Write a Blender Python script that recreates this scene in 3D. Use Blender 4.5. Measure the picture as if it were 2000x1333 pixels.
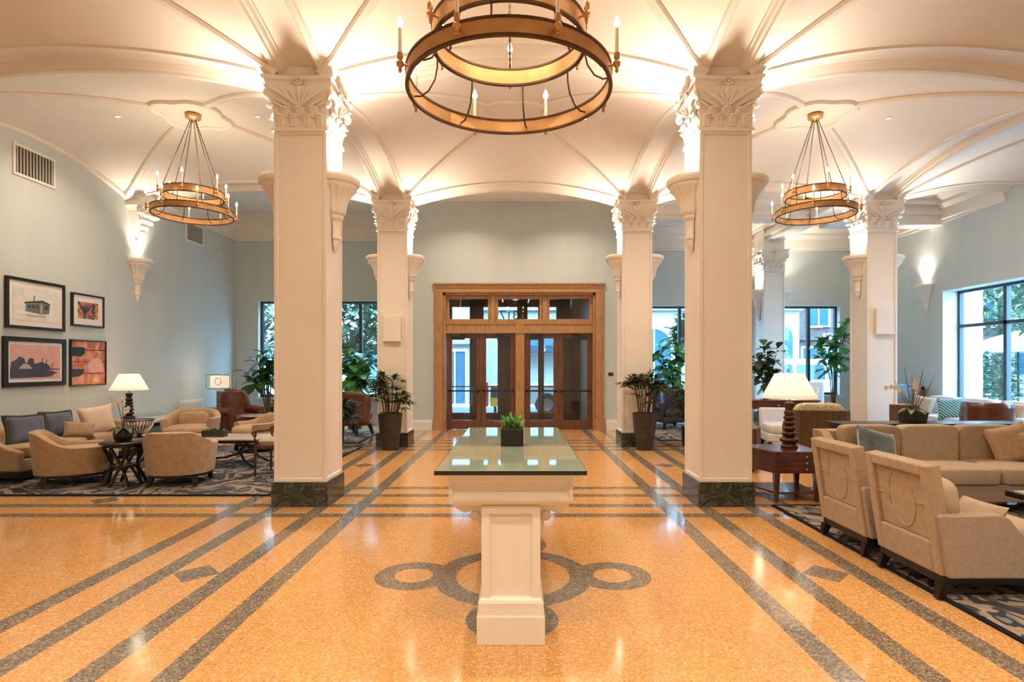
import bpy, bmesh, math, random
from mathutils import Vector, Matrix
R = math.radians; PI = math.pi; sin, cos = math.sin, math.cos
S = bpy.context.scene; COL = S.collection
for o in list(bpy.data.objects): bpy.data.objects.remove(o)
rnd = random.Random(7)

# ------------------------------------------------------------------ camera, world, exposure
cd = bpy.data.cameras.new('camera'); cam = bpy.data.objects.new('camera', cd); COL.objects.link(cam)
cam.location = (0, 0, 1.55); cam.rotation_euler = (PI/2, 0, 0)
cd.sensor_width = 36; cd.lens = 1120/2000*36
cd.shift_x = -10/2000; cd.shift_y = 49.5/2000
cd.clip_start = .05; cd.clip_end = 200
S.camera = cam
S.view_settings.view_transform = 'Standard'; S.view_settings.look = 'None'
S.view_settings.gamma = 1; S.view_settings.use_curve_mapping = False
S.view_settings.exposure = 0.11
W = bpy.data.worlds.new('sky'); S.world = W; W.use_nodes = True
bg = W.node_tree.nodes['Background']
bg.inputs[0].default_value = (.36, .69, 1.0, 1); bg.inputs[1].default_value = 23.0
WARM = (1, .79, .57); UPC = (1, .85, .67)
UPL = 26.0; DOWN = 38.0; CHAN = 26.0; LAMP = 5.0

def light(kind, name, loc, energy, color=WARM, size=.1, rot=(0,0,0), parent=None, spread=None, spot=None):
    d = bpy.data.lights.new(name, kind); d.energy = energy; d.color = color
    if kind == 'AREA':
        d.shape = 'DISK'; d.size = size
        if spread: d.spread = spread
    else: d.shadow_soft_size = size
    if kind == 'SPOT': d.spot_size = spot; d.spot_blend = .6
    o = bpy.data.objects.new(name, d); COL.objects.link(o); o.location = loc; o.rotation_euler = rot
    if parent: o.parent = parent
    return o

# ------------------------------------------------------------------ materials
class G:
    def __init__(s, m): m.use_nodes = True; s.t = m.node_tree; s.n = s.t.nodes; s.b = s.n['Principled BSDF']
    def new(s, typ, **kw):
        n = s.n.new(typ)
        for k, v in kw.items(): setattr(n, k, v)
        return n
    def put(s, sock, v):
        if hasattr(v, 'is_linked') or isinstance(v, bpy.types.NodeSocket): s.t.links.new(v, sock)
        else: sock.default_value = v
    def m(s, op, a, b=None, c=None):
        n = s.new('ShaderNodeMath', operation=op); s.put(n.inputs[0], a)
        if b is not None: s.put(n.inputs[1], b)
        if c is not None: s.put(n.inputs[2], c)
        return n.outputs[0]
    def mix(s, f, a, b):
        n = s.new('ShaderNodeMix', data_type='RGBA'); s.put(n.inputs[0], f)
        for k, v in ((6, a), (7, b)):
            s.put(n.inputs[k], (*v, 1) if isinstance(v, tuple) and len(v) == 3 else v)
        return n.outputs[2]
    def noise(s, scale, detail=3, dist=0, vec=None, rough=.5):
        n = s.new('ShaderNodeTexNoise'); n.inputs['Scale'].default_value = scale; n.inputs['Detail'].default_value = detail
        n.inputs['Distortion'].default_value = dist; n.inputs['Roughness'].default_value = rough
        s.t.links.new(vec if vec else s.obj(), n.inputs['Vector']); return n.outputs['Fac']
    def obj(s):
        if not hasattr(s, 'tc'): s.tc = s.new('ShaderNodeTexCoord')
        return s.tc.outputs['Object']
    def scaled(s, v):
        n = s.new('ShaderNodeMapping'); s.t.links.new(s.obj(), n.inputs[0]); n.inputs['Scale'].default_value = v; return n.outputs[0]
    def ramp(s, f, stops, interp='LINEAR'):
        n = s.new('ShaderNodeValToRGB'); n.color_ramp.interpolation = interp; e = n.color_ramp.elements
        while len(e) > 1: e.remove(e[-1])
        e[0].position = stops[0][0]; e[0].color = (*stops[0][1], 1)
        for p, c in stops[1:]: q = e.new(p); q.color = (*c, 1)
        s.put(n.inputs[0], f); return n.outputs[0]
    def bump(s, h, strength=.2, dist=.01):
        n = s.new('ShaderNodeBump'); n.inputs['Strength'].default_value = strength; n.inputs['Distance'].default_value = dist
        s.put(n.inputs['Height'], h); s.t.links.new(n.outputs[0], s.b.inputs['Normal'])

MATS = {}
def mat(name, col, rough=.5, metal=0, var=.1, scale=8, bump=0, bscale=60, stretch=None, coat=0, emit=None, spec=None, sheen=0):
    m = bpy.data.materials.new(name); g = G(m); b = g.b
    v = g.scaled(stretch) if stretch else g.obj()
    dark = tuple(c*(1-var) for c in col); lite = tuple(min(1, c*(1+var)) for c in col)
    g.put(b.inputs['Base Color'], g.ramp(g.noise(scale, 4, .3, v), [(.3, dark), (.7, lite)]))
    b.inputs['Roughness'].default_value = rough; b.inputs['Metallic'].default_value = metal
    if coat: b.inputs['Coat Weight'].default_value = coat; b.inputs['Coat Roughness'].default_value = .08
    if spec is not None: b.inputs['Specular IOR Level'].default_value = spec
    if sheen: b.inputs['Sheen Weight'].default_value = sheen; b.inputs['Sheen Roughness'].default_value = .5
    if bump: g.bump(g.noise(bscale, 3, 0, v), bump)
    if emit: b.inputs['Emission Color'].default_value = (*emit[0], 1); b.inputs['Emission Strength'].default_value = emit[1]
    MATS[name] = m; return m

mat('plaster', (.83, .77, .70), .5, var=.02, scale=2)
mat('vault', (.85, .80, .74), .6, var=.02, scale=1.5)
mat('paint', (.56, .62, .62), .55, var=.03, scale=3, stretch=(1, 1, .15))
mat('paintw', (.80, .79, .76), .45, var=.02)
mat('cabinet', (.82, .76, .67), .35, var=.02)
mat('oak', (.42, .225, .095), .4, var=.3, scale=6, stretch=(9, 9, .7), bump=.05)
mat('doorwood', (.13, .045, .022), .3, var=.35, scale=5, stretch=(9, 9, .6), coat=.3)
mat('mahog', (.10, .028, .016), .25, var=.35, scale=4, stretch=(1.5, 8, 8), coat=.4)
mat('walnut', (.12, .065, .035), .45, var=.4, scale=5, stretch=(14, 14, .8))
mat('ebony', (.012, .009, .008), .3, var=.3)
mat('gold', (.58, .33, .14), .45, metal=.7, var=.12, scale=10)
mat('bronze', (.10, .05, .025), .4, metal=.7, var=.2)
mat('iron', (.03, .028, .026), .5, metal=.5)
mat('candle', (.9, .84, .72), .5, var=.02)
mat('bulb', (1, .9, .7), .3, emit=((1, .82, .56), 40))
mat('lens', (1, .9, .75), .3, emit=((1, .85, .62), 12))
mat('lensdim', (.9, .85, .78), .3, emit=((1, .85, .65), 1.2))
mat('tan', (.45, .30, .175), .9, var=.12, scale=14, bump=.25, bscale=160, sheen=.3)
mat('tanlite', (.40, .285, .185), .9, var=.10, scale=22, bump=.25, bscale=220, sheen=.25)
mat('taupe', (.37, .28, .215), .9, var=.10, scale=60, bump=.3, bscale=300, sheen=.2)
mat('cream', (.47, .36, .26), .9, var=.06, scale=18, bump=.15, bscale=200)
mat('greysofa', (.60, .62, .68), .9, var=.05, scale=18, bump=.15, bscale=200)
mat('navy', (.012, .016, .028), .95, spec=.1)
mat('pale', (.70, .56, .45), .9, var=.05, bump=.15, bscale=120)
mat('bluepillow', (.075, .10, .165), .7, var=.25, scale=4, sheen=.4)
mat('velvet', (.10, .135, .155), .6, var=.45, scale=5, sheen=.7)
mat('olive', (.05, .048, .028), .9, var=.3, scale=80)
mat('leather', (.13, .042, .022), .32, var=.35, scale=7, bump=.1, bscale=90)
mat('darkleather', (.035, .035, .045), .3, var=.3, scale=7, bump=.1, bscale=90)
mat('marbletop', (.75, .70, .63), .12, var=.08, scale=3)
mat('leaf', (.045, .14, .03), .4, var=.45, scale=6)
mat('leafbright', (.085, .30, .07), .4, var=.4, scale=6)
mat('leafdark', (.05, .085, .03), .45, var=.4, scale=8)
mat('leafpale', (.25, .36, .12), .5, var=.35, scale=10)
mat('stem', (.12, .075, .04), .8, var=.3, scale=20)
mat('pot', (.035, .028, .024), .35, var=.4, scale=7, bump=.15, bscale=30)
mat('blackpot', (.008, .008, .008), .25)
mat('soil', (.03, .022, .015), .95, var=.4, scale=60, bump=.6)
mat('petal', (.93, .90, .86), .6, var=.03)
mat('black', (.01, .01, .012), .4)
mat('vent', (.42, .41, .38), .6, var=.03)
mat('windowframe', (.035, .05, .065), .4, var=.1)
mat('reveal', (.70, .74, .76), .5, var=.02)
mat('steel', (.5, .5, .52), .25, metal=1)
mat('stone', (.36, .34, .31), .8, var=.08, scale=1)
mat('brick', (.13, .085, .08), .9, var=.25, scale=3)
mat('asphalt', (.09, .095, .10), .9, var=.15, scale=2)
mat('pave', (.34, .34, .33), .9, var=.1)
mat('carwhite', (.55, .57, .58), .2, var=.01, coat=.5)
mat('carglass', (.04, .10, .14), .08)
mat('tyre', (.02, .02, .022), .7)
mat('awning', (.012, .035, .05), .8)
mat('canvas', (.55, .54, .52), .8, var=.03)
mat('treeleaf', (.07, .13, .06), .6, var=.5, scale=2)
mat('pink', (.75, .08, .25), .6)
mat('yellow', (.8, .55, .08), .6)
mat('red', (.45, .05, .03), .5)
mat('wicker', (.45, .38, .24), .8, var=.3, scale=40, bump=.5)
mat('silver', (.55, .50, .42), .25, metal=.9)
mat('vestwall', (.30, .20, .14), .4, var=.25, scale=2, stretch=(6, 6, .4))
mat('photopink', (.62, .36, .33), .6, var=.08)
mat('photodark', (.05, .055, .09), .6, var=.3)

m = bpy.data.materials.new('glass'); m.use_nodes = True; t = m.node_tree; t.nodes.clear(); MATS['glass'] = m
o_ = t.nodes.new('ShaderNodeOutputMaterial'); mx = t.nodes.new('ShaderNodeMixShader'); tr = t.nodes.new('ShaderNodeBsdfTransparent')
gl = t.nodes.new('ShaderNodeBsdfGlossy'); fr = t.nodes.new('ShaderNodeMath'); fr.operation = 'MULTIPLY_ADD'; lw = t.nodes.new('ShaderNodeLayerWeight'); lw.inputs[0].default_value = .5; pw = t.nodes.new('ShaderNodeMath'); pw.operation = 'POWER'; pw.inputs[1].default_value = 5; t.links.new(lw.outputs['Facing'], pw.inputs[0]); t.links.new(pw.outputs[0], fr.inputs[0]); fr.inputs[1].default_value = .9; fr.inputs[2].default_value = .035
tr.inputs[0].default_value = (.93, .97, 1, 1); gl.inputs['Roughness'].default_value = .02
t.links.new(fr.outputs[0], mx.inputs[0]); t.links.new(tr.outputs[0], mx.inputs[1]); t.links.new(gl.outputs[0], mx.inputs[2]); t.links.new(mx.outputs[0], o_.inputs[0])

m = bpy.data.materials.new('table_glass'); MATS['table_glass'] = m; g = G(m)
g.b.inputs['Base Color'].default_value = (.30, .38, .30, 1); g.b.inputs['Roughness'].default_value = .03; g.b.inputs['Coat Weight'].default_value = .25; g.b.inputs['Coat Roughness'].default_value = .01

def shade_mat(name, col, e):
    m = bpy.data.materials.new(name); m.use_nodes = True; t = m.node_tree; t.nodes.clear(); MATS[name] = m
    o = t.nodes.new('ShaderNodeOutputMaterial'); a = t.nodes.new('ShaderNodeAddShader'); mx = t.nodes.new('ShaderNodeMixShader')
    d = t.nodes.new('ShaderNodeBsdfDiffuse'); tl = t.nodes.new('ShaderNodeBsdfTranslucent'); em = t.nodes.new('ShaderNodeEmission')
    d.inputs[0].default_value = tl.inputs[0].default_value = (*col, 1); em.inputs[0].default_value = (1, .84, .68, 1); em.inputs[1].default_value = e
    mx.inputs[0].default_value = .6
    L = t.links.new; L(d.outputs[0], mx.inputs[1]); L(tl.outputs[0], mx.inputs[2]); L(mx.outputs[0], a.inputs[0]); L(em.outputs[0], a.inputs[1]); L(a.outputs[0], o.inputs[0])
shade_mat('shade', (.85, .77, .68), .28)

# green marble plinths
m = bpy.data.materials.new('green_marble'); MATS['green_marble'] = m; g = G(m)
n1 = g.noise(9, 8, 1.6); n2 = g.noise(40, 4, .5)
c = g.ramp(n1, [(.3, (.012, .016, .012)), (.5, (.03, .038, .028)), (.58, (.11, .12, .09)), (.66, (.03, .036, .028))])
g.put(g.b.inputs['Base Color'], g.mix(g.m('MULTIPLY', n2, .5), c, (.05, .055, .04))); g.b.inputs['Roughness'].default_value = .15

# terrazzo floor with inlaid stripes, lozenges and the ring motif
m = bpy.data.materials.new('terrazzo'); MATS['terrazzo'] = m; g = G(m)
sp = g.new('ShaderNodeSeparateXYZ'); g.t.links.new(g.obj(), sp.inputs[0]); x, y = sp.outputs[0], sp.outputs[1]
def fold(v, c0, p):   # distance from the nearest grid line c0 + k p
    return g.m('PINGPONG', g.m('ADD', g.m('SUBTRACT', v, c0), p*10), p/2)
dx = fold(x, -2.40+.0, 4.71); dy = fold(y, 6.63, 4.68)
msk = None
def orm(a):
    global msk
    msk = a if msk is None else g.m('MAXIMUM', msk, a)
for d in (dx, dy):
    for k in (.25, .67): orm(g.m('COMPARE', d, k, .074))
for a, b, pb in ((dx, dy, 4.68/2), (dy, dx, 4.71/2)):
    orm(g.m('LESS_THAN', g.m('ADD', a, g.m('SUBTRACT', pb, b)), .18))
CX, CY = -.03, 4.25
def dist(cx, cy):
    a = g.m('POWER', g.m('SUBTRACT', x, cx), 2); b = g.m('POWER', g.m('SUBTRACT', y, cy), 2)
    return g.m('SQRT', g.m('ADD', a, b))
orm(g.m('COMPARE', dist(CX, CY), .50, .082))
for ax, ay in ((1, 0), (-1, 0), (0, 1), (0, -1)): orm(g.m('COMPARE', dist(CX+.735*ax, CY+.735*ay), .212, .072))
def chips(vec_scale):
    v = g.new('ShaderNodeTexVoronoi'); v.inputs['Scale'].default_value = vec_scale; g.t.links.new(g.obj(), v.inputs['Vector']); return v.outputs['Color']
sc = g.new('ShaderNodeSeparateColor'); g.t.links.new(chips(105), sc.inputs[0]); f = sc.outputs[0]
big = g.noise(.9, 3)
yel = g.ramp(f, [(0, (.44, .20, .06)), (.25, (.58, .30, .10)), (.7, (.66, .365, .13)), (.93, (.78, .52, .28))])
yel = g.mix(g.m('MULTIPLY', big, .35), yel, (.54, .25, .06))
gry = g.ramp(f, [(0, (.085, .07, .05)), (.4, (.17, .135, .10)), (.8, (.25, .20, .15)), (1, (.42, .36, .28))])
seam = g.m('MINIMUM', fold(x, .0, 1.57), fold(y, 5.2, 1.57))
col = g.mix(msk, yel, gry)
col = g.mix(g.m('MULTIPLY', g.m('LESS_THAN', seam, .003), .3), col, (.25, .12, .03))
g.put(g.b.inputs['Base Color'], col)
g.put(g.b.inputs['Roughness'], g.ramp(g.noise(2.5, 4), [(.3, (.07,)*3), (.7, (.13,)*3)]))
g.b.inputs['Specular IOR Level'].default_value = .7
g.bump(g.noise(3, 2), .02, .02)

def rug_mat(name, ground, navy, mid, sc):
    m = bpy.data.materials.new(name); MATS[name] = m; g = G(m)
    n = g.noise(sc, 2, 2.6, None, .4); n2 = g.noise(sc*2.1, 2, 1.6)
    c = g.ramp(n, [(0, navy), (.40, ground), (.455, mid), (.47, ground), (.53, navy), (.60, mid), (.63, ground)], 'CONSTANT')
    c2 = g.ramp(n2, [(0, ground), (.62, navy)], 'CONSTANT')
    c = g.mix(g.m('MULTIPLY', g.m('GREATER_THAN', n2, .62), .8), c, c2)
    g.put(g.b.inputs['Base Color'], g.mix(g.m('MULTIPLY', g.noise(180, 2), .4), c, (.10, .09, .09)))
    g.b.inputs['Roughness'].default_value = .95; g.bump(g.noise(260, 2), .4)
rug_mat('rug_left', (.36, .28, .21), (.018, .028, .05), (.09, .12, .17), 1.15)
rug_mat('rug_right', (.42, .31, .22), (.014, .024, .045), (.20, .24, .25), 1.5)

def picture_mat(name, scale, stops, dist=1.0):
    m = bpy.data.materials.new(name); MATS[name] = m; g = G(m)
    g.put(g.b.inputs['Base Color'], g.ramp(g.noise(scale, 5, dist), stops)); g.b.inputs['Roughness'].default_value = .4
picture_mat('print_warm', 5, [(.35, (.015, .02, .05)), (.48, (.05, .05, .08)), (.54, (.5, .15, .03)), (.66, (.8, .35, .08))])
picture_mat('print_orange', 7, [(.3, (.30, .07, .03)), (.5, (.55, .17, .07)), (.7, (.78, .42, .28))], .6)
picture_mat('print_pale', 4, [(.3, (.60, .66, .68)), (.6, (.82, .80, .76))])
m = bpy.data.materials.new('teal_stripe'); MATS['teal_stripe'] = m; g = G(m)
w = g.new('ShaderNodeTexWave'); w.inputs['Scale'].default_value = 9; w.bands_direction = 'DIAGONAL'; g.t.links.new(g.obj(), w.inputs[0])
g.put(g.b.inputs['Base Color'], g.ramp(w.outputs[1], [(0, (.03, .22, .24)), (.8, (.6, .7, .7))], 'CONSTANT')); g.b.inputs['Roughness'].default_value = .8
m = bpy.data.materials.new('lattice_fabric'); MATS['lattice_fabric'] = m; g = G(m)
w = g.new('ShaderNodeTexVoronoi'); w.inputs['Scale'].default_value = 45; g.t.links.new(g.obj(), w.inputs['Vector'])
g.put(g.b.inputs['Base Color'], g.ramp(w.outputs['Distance'], [(0, (.12, .10, .06)), (.32, (.62, .55, .38))], 'CONSTANT')); g.b.inputs['Roughness'].default_value = .8

# ------------------------------------------------------------------ mesh builder
class MB:
    def __init__(s): s.b = bmesh.new()
    def faces(s, vs, fs):
        v = [s.b.verts.new(p) for p in vs]
        for f in fs:
            try: s.b.faces.new([v[i] for i in f])
            except ValueError: pass
        return s
    def box(s, x0, x1, y0, y1, z0, z1, M=None):
        p = [(x, y, z) for z in (z0, z1) for y in (y0, y1) for x in (x0, x1)]
        if M: p = [M @ Vector(q) for q in p]
        return s.faces(p, [(0, 2, 3, 1), (4, 5, 7, 6), (0, 1, 5, 4), (2, 6, 7, 3), (0, 4, 6, 2), (1, 3, 7, 5)])
    def rings(s, rings, closed=True, caps=True):
        n = len(rings[0]); vs = [s.b.verts.new(p) for r in rings for p in r]
        for i in range(len(rings)-1):
            for j in range(n if closed else n-1):
                k = (j+1) % n
                try: s.b.faces.new((vs[i*n+j], vs[i*n+k], vs[(i+1)*n+k], vs[(i+1)*n+j]))
                except ValueError: pass
        if caps and closed:
            for base, rev in ((0, True), ((len(rings)-1)*n, False)):
                f = vs[base:base+n]
                try: s.b.faces.new(f[::-1] if rev else f)
                except ValueError: pass
        return s
    def lathe(s, prof, c=(0, 0, 0), n=24, a0=0, a1=2*PI, flute=None):
        full = abs(a1-a0-2*PI) < 1e-6; N = n if full else n+1
        rs = []
        for r, z in prof:
            r = max(r, 1e-4)
            rs.append([(c[0]+r*cos(a0+(a1-a0)*i/n)*(flute(z, a0+(a1-a0)*i/n) if flute else 1), c[1]+r*sin(a0+(a1-a0)*i/n)*(flute(z, a0+(a1-a0)*i/n) if flute else 1), c[2]+z) for i in range(N)])
        return s.rings(rs, full, False)
    def square(s, prof, c=(0, 0, 0), ratio=1):
        return s.rings([[(c[0]+h*a, c[1]+h*b*ratio, c[2]+z) for a, b in ((-1, -1), (1, -1), (1, 1), (-1, 1))] for h, z in prof])
    def cyl(s, p0, p1, r0, r1=None, n=12): return s.tube([p0, p1], [r0, r0 if r1 is None else r1], n)
    def tube(s, pts, r, n=8, flat=1.0):
        pts = [Vector(p) for p in pts]
        if not isinstance(r, (list, tuple)): r = [r]*len(pts)
        rs = []; up = None
        for i, p in enumerate(pts):
            d = (pts[min(i+1, len(pts)-1)]-pts[max(i-1, 0)]).normalized()
            if up is None: up = Vector((0, 0, 1)) if abs(d.z) < .9 else Vector((0, 1, 0))
            a = d.cross(up)
            if a.length < 1e-5: a = d.orthogonal()
            a.normalize(); b = a.cross(d).normalized(); up = b
            rs.append([p+(a*cos(2*PI*k/n)+b*sin(2*PI*k/n)*flat)*r[i] for k in range(n)])
        return s.rings(rs)
    def loop(s, pts, r, n=8):
        pts = [Vector(p) for p in pts]; m = len(pts); rs = []
        for i, p in enumerate(pts):
            d = (pts[(i+1) % m]-pts[i-1]).normalized()
            a = d.cross(Vector((0, 0, 1)))
            if a.length < .2: a = d.cross(Vector((0, 1, 0)))
            a.normalize(); b = a.cross(d)
            rs.append([p+(a*cos(2*PI*k/n)+b*sin(2*PI*k/n))*r for k in range(n)])
        return s.rings(rs+[rs[0]], True, False)
    def prism(s, poly, a0, a1, axis='z', M=None):
        f = {'z': lambda p, a: (p[0], p[1], a), 'y': lambda p, a: (p[0], a, p[1]), 'x': lambda p, a: (a, p[0], p[1])}[axis]
        rs = [[f(p, a) for p in poly] for a in (a0, a1)]
        if M: rs = [[M @ Vector(q) for q in r] for r in rs]
        return s.rings(rs)
    def grid(s, fn, nu, nv):
        return s.rings([[fn(i/nu, j/nv) for j in range(nv+1)] for i in range(nu+1)], False, False)
    def ball(s, c, rx, ry=None, rz=None, nu=10, nv=8):
        ry = rx if ry is None else ry; rz = rx if rz is None else rz
        return s.rings([[(c[0]+rx*max(sin(PI*i/nv), .01)*cos(2*PI*j/nu), c[1]+ry*max(sin(PI*i/nv), .01)*sin(2*PI*j/nu), c[2]-rz*cos(PI*i/nv)) for j in range(nu)] for i in range(nv+1)])
    def pad(s, w, d, h, c=(0, 0, 0), e=.35, n=14, crown=.0, M=None):   # soft cushion block: superellipsoid
        rs = []
        sg = lambda v, p: math.copysign(abs(v)**p, v)
        for i in range(n+1):
            ph = -PI/2+PI*i/n; r = []
            for j in range(n*2):
                th = 2*PI*(j+.5)/(n*2)
                cx = sg(cos(ph), e)*sg(cos(th), e); cy = sg(cos(ph), e)*sg(sin(th), e); cz = sg(sin(ph), e)
                p = Vector((w/2*cx, d/2*cy, h/2*cz+crown*(1-cx*cx)*(1-cy*cy)*(cz if cz > 0 else 0)))
                p += Vector(c); r.append(M @ p if M else p)
            rs.append(r)
        return s.rings(rs)
    def pillow(s, w, h, t, M=None, n=12):   # knife-edge pillow in XZ, thickness along Y
        def sh(side):
            def f(u, v):
                a, b = 2*u-1, 2*v-1
                pin = 1-.10*(1-abs(a)**2)*abs(b)**3; pin2 = 1-.10*(1-abs(b)**2)*abs(a)**3
                y = t/2*((1-a**4)*(1-b**4))**.55
                p = Vector((w/2*a*pin2, side*y, h/2*b*pin)); return M @ p if M else p
            return f
        s.grid(sh(1), n, n); s.grid(sh(-1), n, n)
        bmesh.ops.remove_doubles(s.b, verts=s.b.verts, dist=1e-5); return s
    def build(s, name, material, parent=None, smooth=True, bevel=0, seg=2, solid=0, sub=0, angle=40):
        b = s.b; bmesh.ops.recalc_face_normals(b, faces=b.faces)
        me = bpy.data.meshes.new(name); b.to_mesh(me); b.free()
        for mm in (material if isinstance(material, (list, tuple)) else [material]): me.materials.append(MATS[mm])
        o = bpy.data.objects.new(name, me); COL.objects.link(o)
        if parent: o.parent = parent
        if smooth:
            for p in me.polygons: p.use_smooth = True
            try: me.set_sharp_from_angle(angle=R(angle))
            except Exception: pass
        if solid: q = o.modifiers.new('thick', 'SOLIDIFY'); q.thickness = solid; q.offset = -1
        if bevel: q = o.modifiers.new('bevel', 'BEVEL'); q.width = bevel; q.segments = seg; q.limit_method = 'ANGLE'
        if sub: q = o.modifiers.new('sub', 'SUBSURF'); q.levels = q.render_levels = sub
        return o

def tag(o, label, cat, group=None, kind=None):
    o['label'] = label; o['category'] = cat
    if group: o['group'] = group
    if kind: o['kind'] = kind
    return o
def thing(name, label, cat, loc=(0, 0, 0), rz=0, group=None):
    o = bpy.data.objects.new(name, None); COL.objects.link(o); o.location = loc; o.rotation_euler = (0, 0, rz); o.empty_display_size = .2
    return tag(o, label, cat, group)
def struct(o, label=None):
    o['kind'] = 'structure'
    if label: o['label'] = label
    return o
KIDS = {}
def copy_tree(o, loc=None, rz=None, label=None, parent=None):
    c = o.copy(); COL.objects.link(c)
    if parent: c.parent = parent
    if loc is not None: c.location = loc
    if rz is not None: c.rotation_euler = (0, 0, rz)
    if label: c['label'] = label
    for ch in [q for q in bpy.data.objects if q.parent == o]: copy_tree(ch, parent=c)
    return c
def TRS(loc=(0, 0, 0), rx=0, ry=0, rz=0):
    return Matrix.Translation(loc) @ Matrix.Rotation(rz, 4, 'Z') @ Matrix.Rotation(ry, 4, 'Y') @ Matrix.Rotation(rx, 4, 'X')
# ------------------------------------------------------------------ the room
XS = [-7.5, -2.40, 2.31, 7.02, 9.9]; YS = [1.95, 6.63, 11.31]; HF = .29
YL, YR, YC = 15.3, 16.6, 13.9         # far wall beyond the lounge, beyond the bar side, and the entrance wall
Z0, A, B = 4.80, .32, .06; ZF = 5.55; TOP = 5.9; Y0 = -2.6

struct(MB().box(-7.8, 10.4, Y0, YR+.4, -.2, 0).build('floor', 'terrazzo', smooth=False))
def wall(name, boxes, m='paint'):
    w = MB()
    for q in boxes: w.box(*q)
    return struct(w.build(name, m, smooth=False))
wall('wall_left', [(-7.75, -7.5, Y0, YL, 0, TOP)])
WZ0, WZ1 = .72, 3.31                       # window sill and head
LW0, LW1 = -6.92, -3.1
wall('wall_back_left', [(-7.75, LW0, YL, YL+.35, 0, TOP), (LW1, -2.6, YL, YL+.35, 0, TOP), (LW0, LW1, YL, YL+.35, 0, WZ0), (LW0, LW1, YL, YL+.35, WZ1, TOP)])
DX0, DX1, DZ = -1.80, 1.90, 3.42
wall('wall_back', [(-3.0, DX0, YC, YC+.3, 0, TOP), (DX1, 3.0, YC, YC+.3, 0, TOP), (DX0, DX1, YC, YC+.3, DZ, TOP)])
wall('wall_vestibule', [(-2.25, -2.1, YC+.3, YR, 0, TOP), (1.78, 1.93, YC+.3, YR, 0, TOP), (-3.0, -2.25, YC+.3, YL+.35, 0, TOP), (1.93, 3.0, YC+.3, YR+.35, 0, TOP), (-2.1, 1.78, YC+.3, YR, 3.46, 3.6)], 'vestwall')
RW = ((3.3, 6.4), (7.3, 9.35))
wall('wall_back_right', [(3.0, 3.3, YR, YR+.35, 0, TOP), (6.4, 7.3, YR, YR+.35, 0, TOP), (9.35, 10.4, YR, YR+.35, 0, TOP)] + [q for a, b in RW for q in ((a, b, YR, YR+.35, 0, WZ0), (a, b, YR, YR+.35, WZ1, TOP))])
SW0, SW1 = 8.6, 13.35
wall('wall_right', [(9.9, 10.45, Y0, SW0, 0, TOP), (9.9, 10.45, SW1, YR, 0, TOP), (9.9, 10.45, SW0, SW1, 0, WZ0), (9.9, 10.45, SW0, SW1, WZ1, TOP)])
wall('wall_front', [(-7.8, 10.4, Y0-.2, Y0, 0, TOP)])
struct(MB().box(-7.9, 10.6, Y0-.3, YR+.5, TOP, TOP+.1).build('ceiling_slab', 'paintw', smooth=False))
# flat ceilings beyond the vaults
struct(MB().box(-7.5, -2.6, 11.6, YL, ZF, TOP).box(-3.0, 3.0, 11.6, YC, ZF, TOP).box(2.6, 9.9, 11.6, YR, ZF, TOP).box(-7.5, 9.9, Y0, 1.66, ZF, TOP).build('ceiling_flat', 'vault', smooth=False))

def zarch(u): return Z0-.03+A*(1-u*u)
def side(i): return (XS[i]+(HF if i > 0 else 0), XS[i+1]-HF if i < 3 else 11.44)   # the last bay is cut by the courtyard wall
def cut(mb, i):
    if i == 3: bmesh.ops.bisect_plane(mb.b, geom=mb.b.verts[:]+mb.b.edges[:]+mb.b.faces[:], plane_co=(10.1, 0, 0), plane_no=(1, 0, 0), clear_outer=True)
    return mb
# vaults: one sail vault per bay, ribs on its diagonals, a ring at its crown
nb = 0
for i in range(4):
    for j in range(2):
        x0, x1 = side(i); y0, y1 = YS[j]+HF, YS[j+1]-HF
        def zv(u, v): return Z0+A*((1-u*u)+(1-v*v))+B*(1-u*u)*(1-v*v)
        def P(u, v, d=0): return (x0+(x1-x0)*(u+1)/2, y0+(y1-y0)*(v+1)/2, zv(u, v)+d)
        struct(cut(MB().grid(lambda a, b: P(2*a-1, 2*b-1), 28, 28), i).build('ceiling_vault', 'vault', angle=180))
        rb = MB(); rr = .52
        L = math.hypot(x1-x0, y1-y0)/2
        for s in (1, -1):
            for e in (1, -1):
                pts = []; rad = []
                for k in range(21):
                    q = 1.0-(1.0-rr/L)*k/20
                    pts.append(P(e*q, s*e*q, -.012)); rad.append((.12, .085, .06)[k] if k < 3 else .06)
                rb.tube(pts, rad, 8, .7)
        ring = []; ring2 = []
        for k in range(56):
            a = 2*PI*k/56; q = rr*(1-.10*cos(4*a)-.03*cos(8*a))
            u, v = 2*q*cos(a)/(x1-x0), 2*q*sin(a)/(y1-y0); ring.append(P(u, v, -.012))
        rb.loop(ring, .042, 6)
        # lunette moulding where a vault meets the side walls
        if i == 0: rb.tube([P(-1, -1+2*k/24, -.01) for k in range(25)], .05, 8)
        struct(cut(rb, i).build('trim_rib', 'plaster'))
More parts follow.
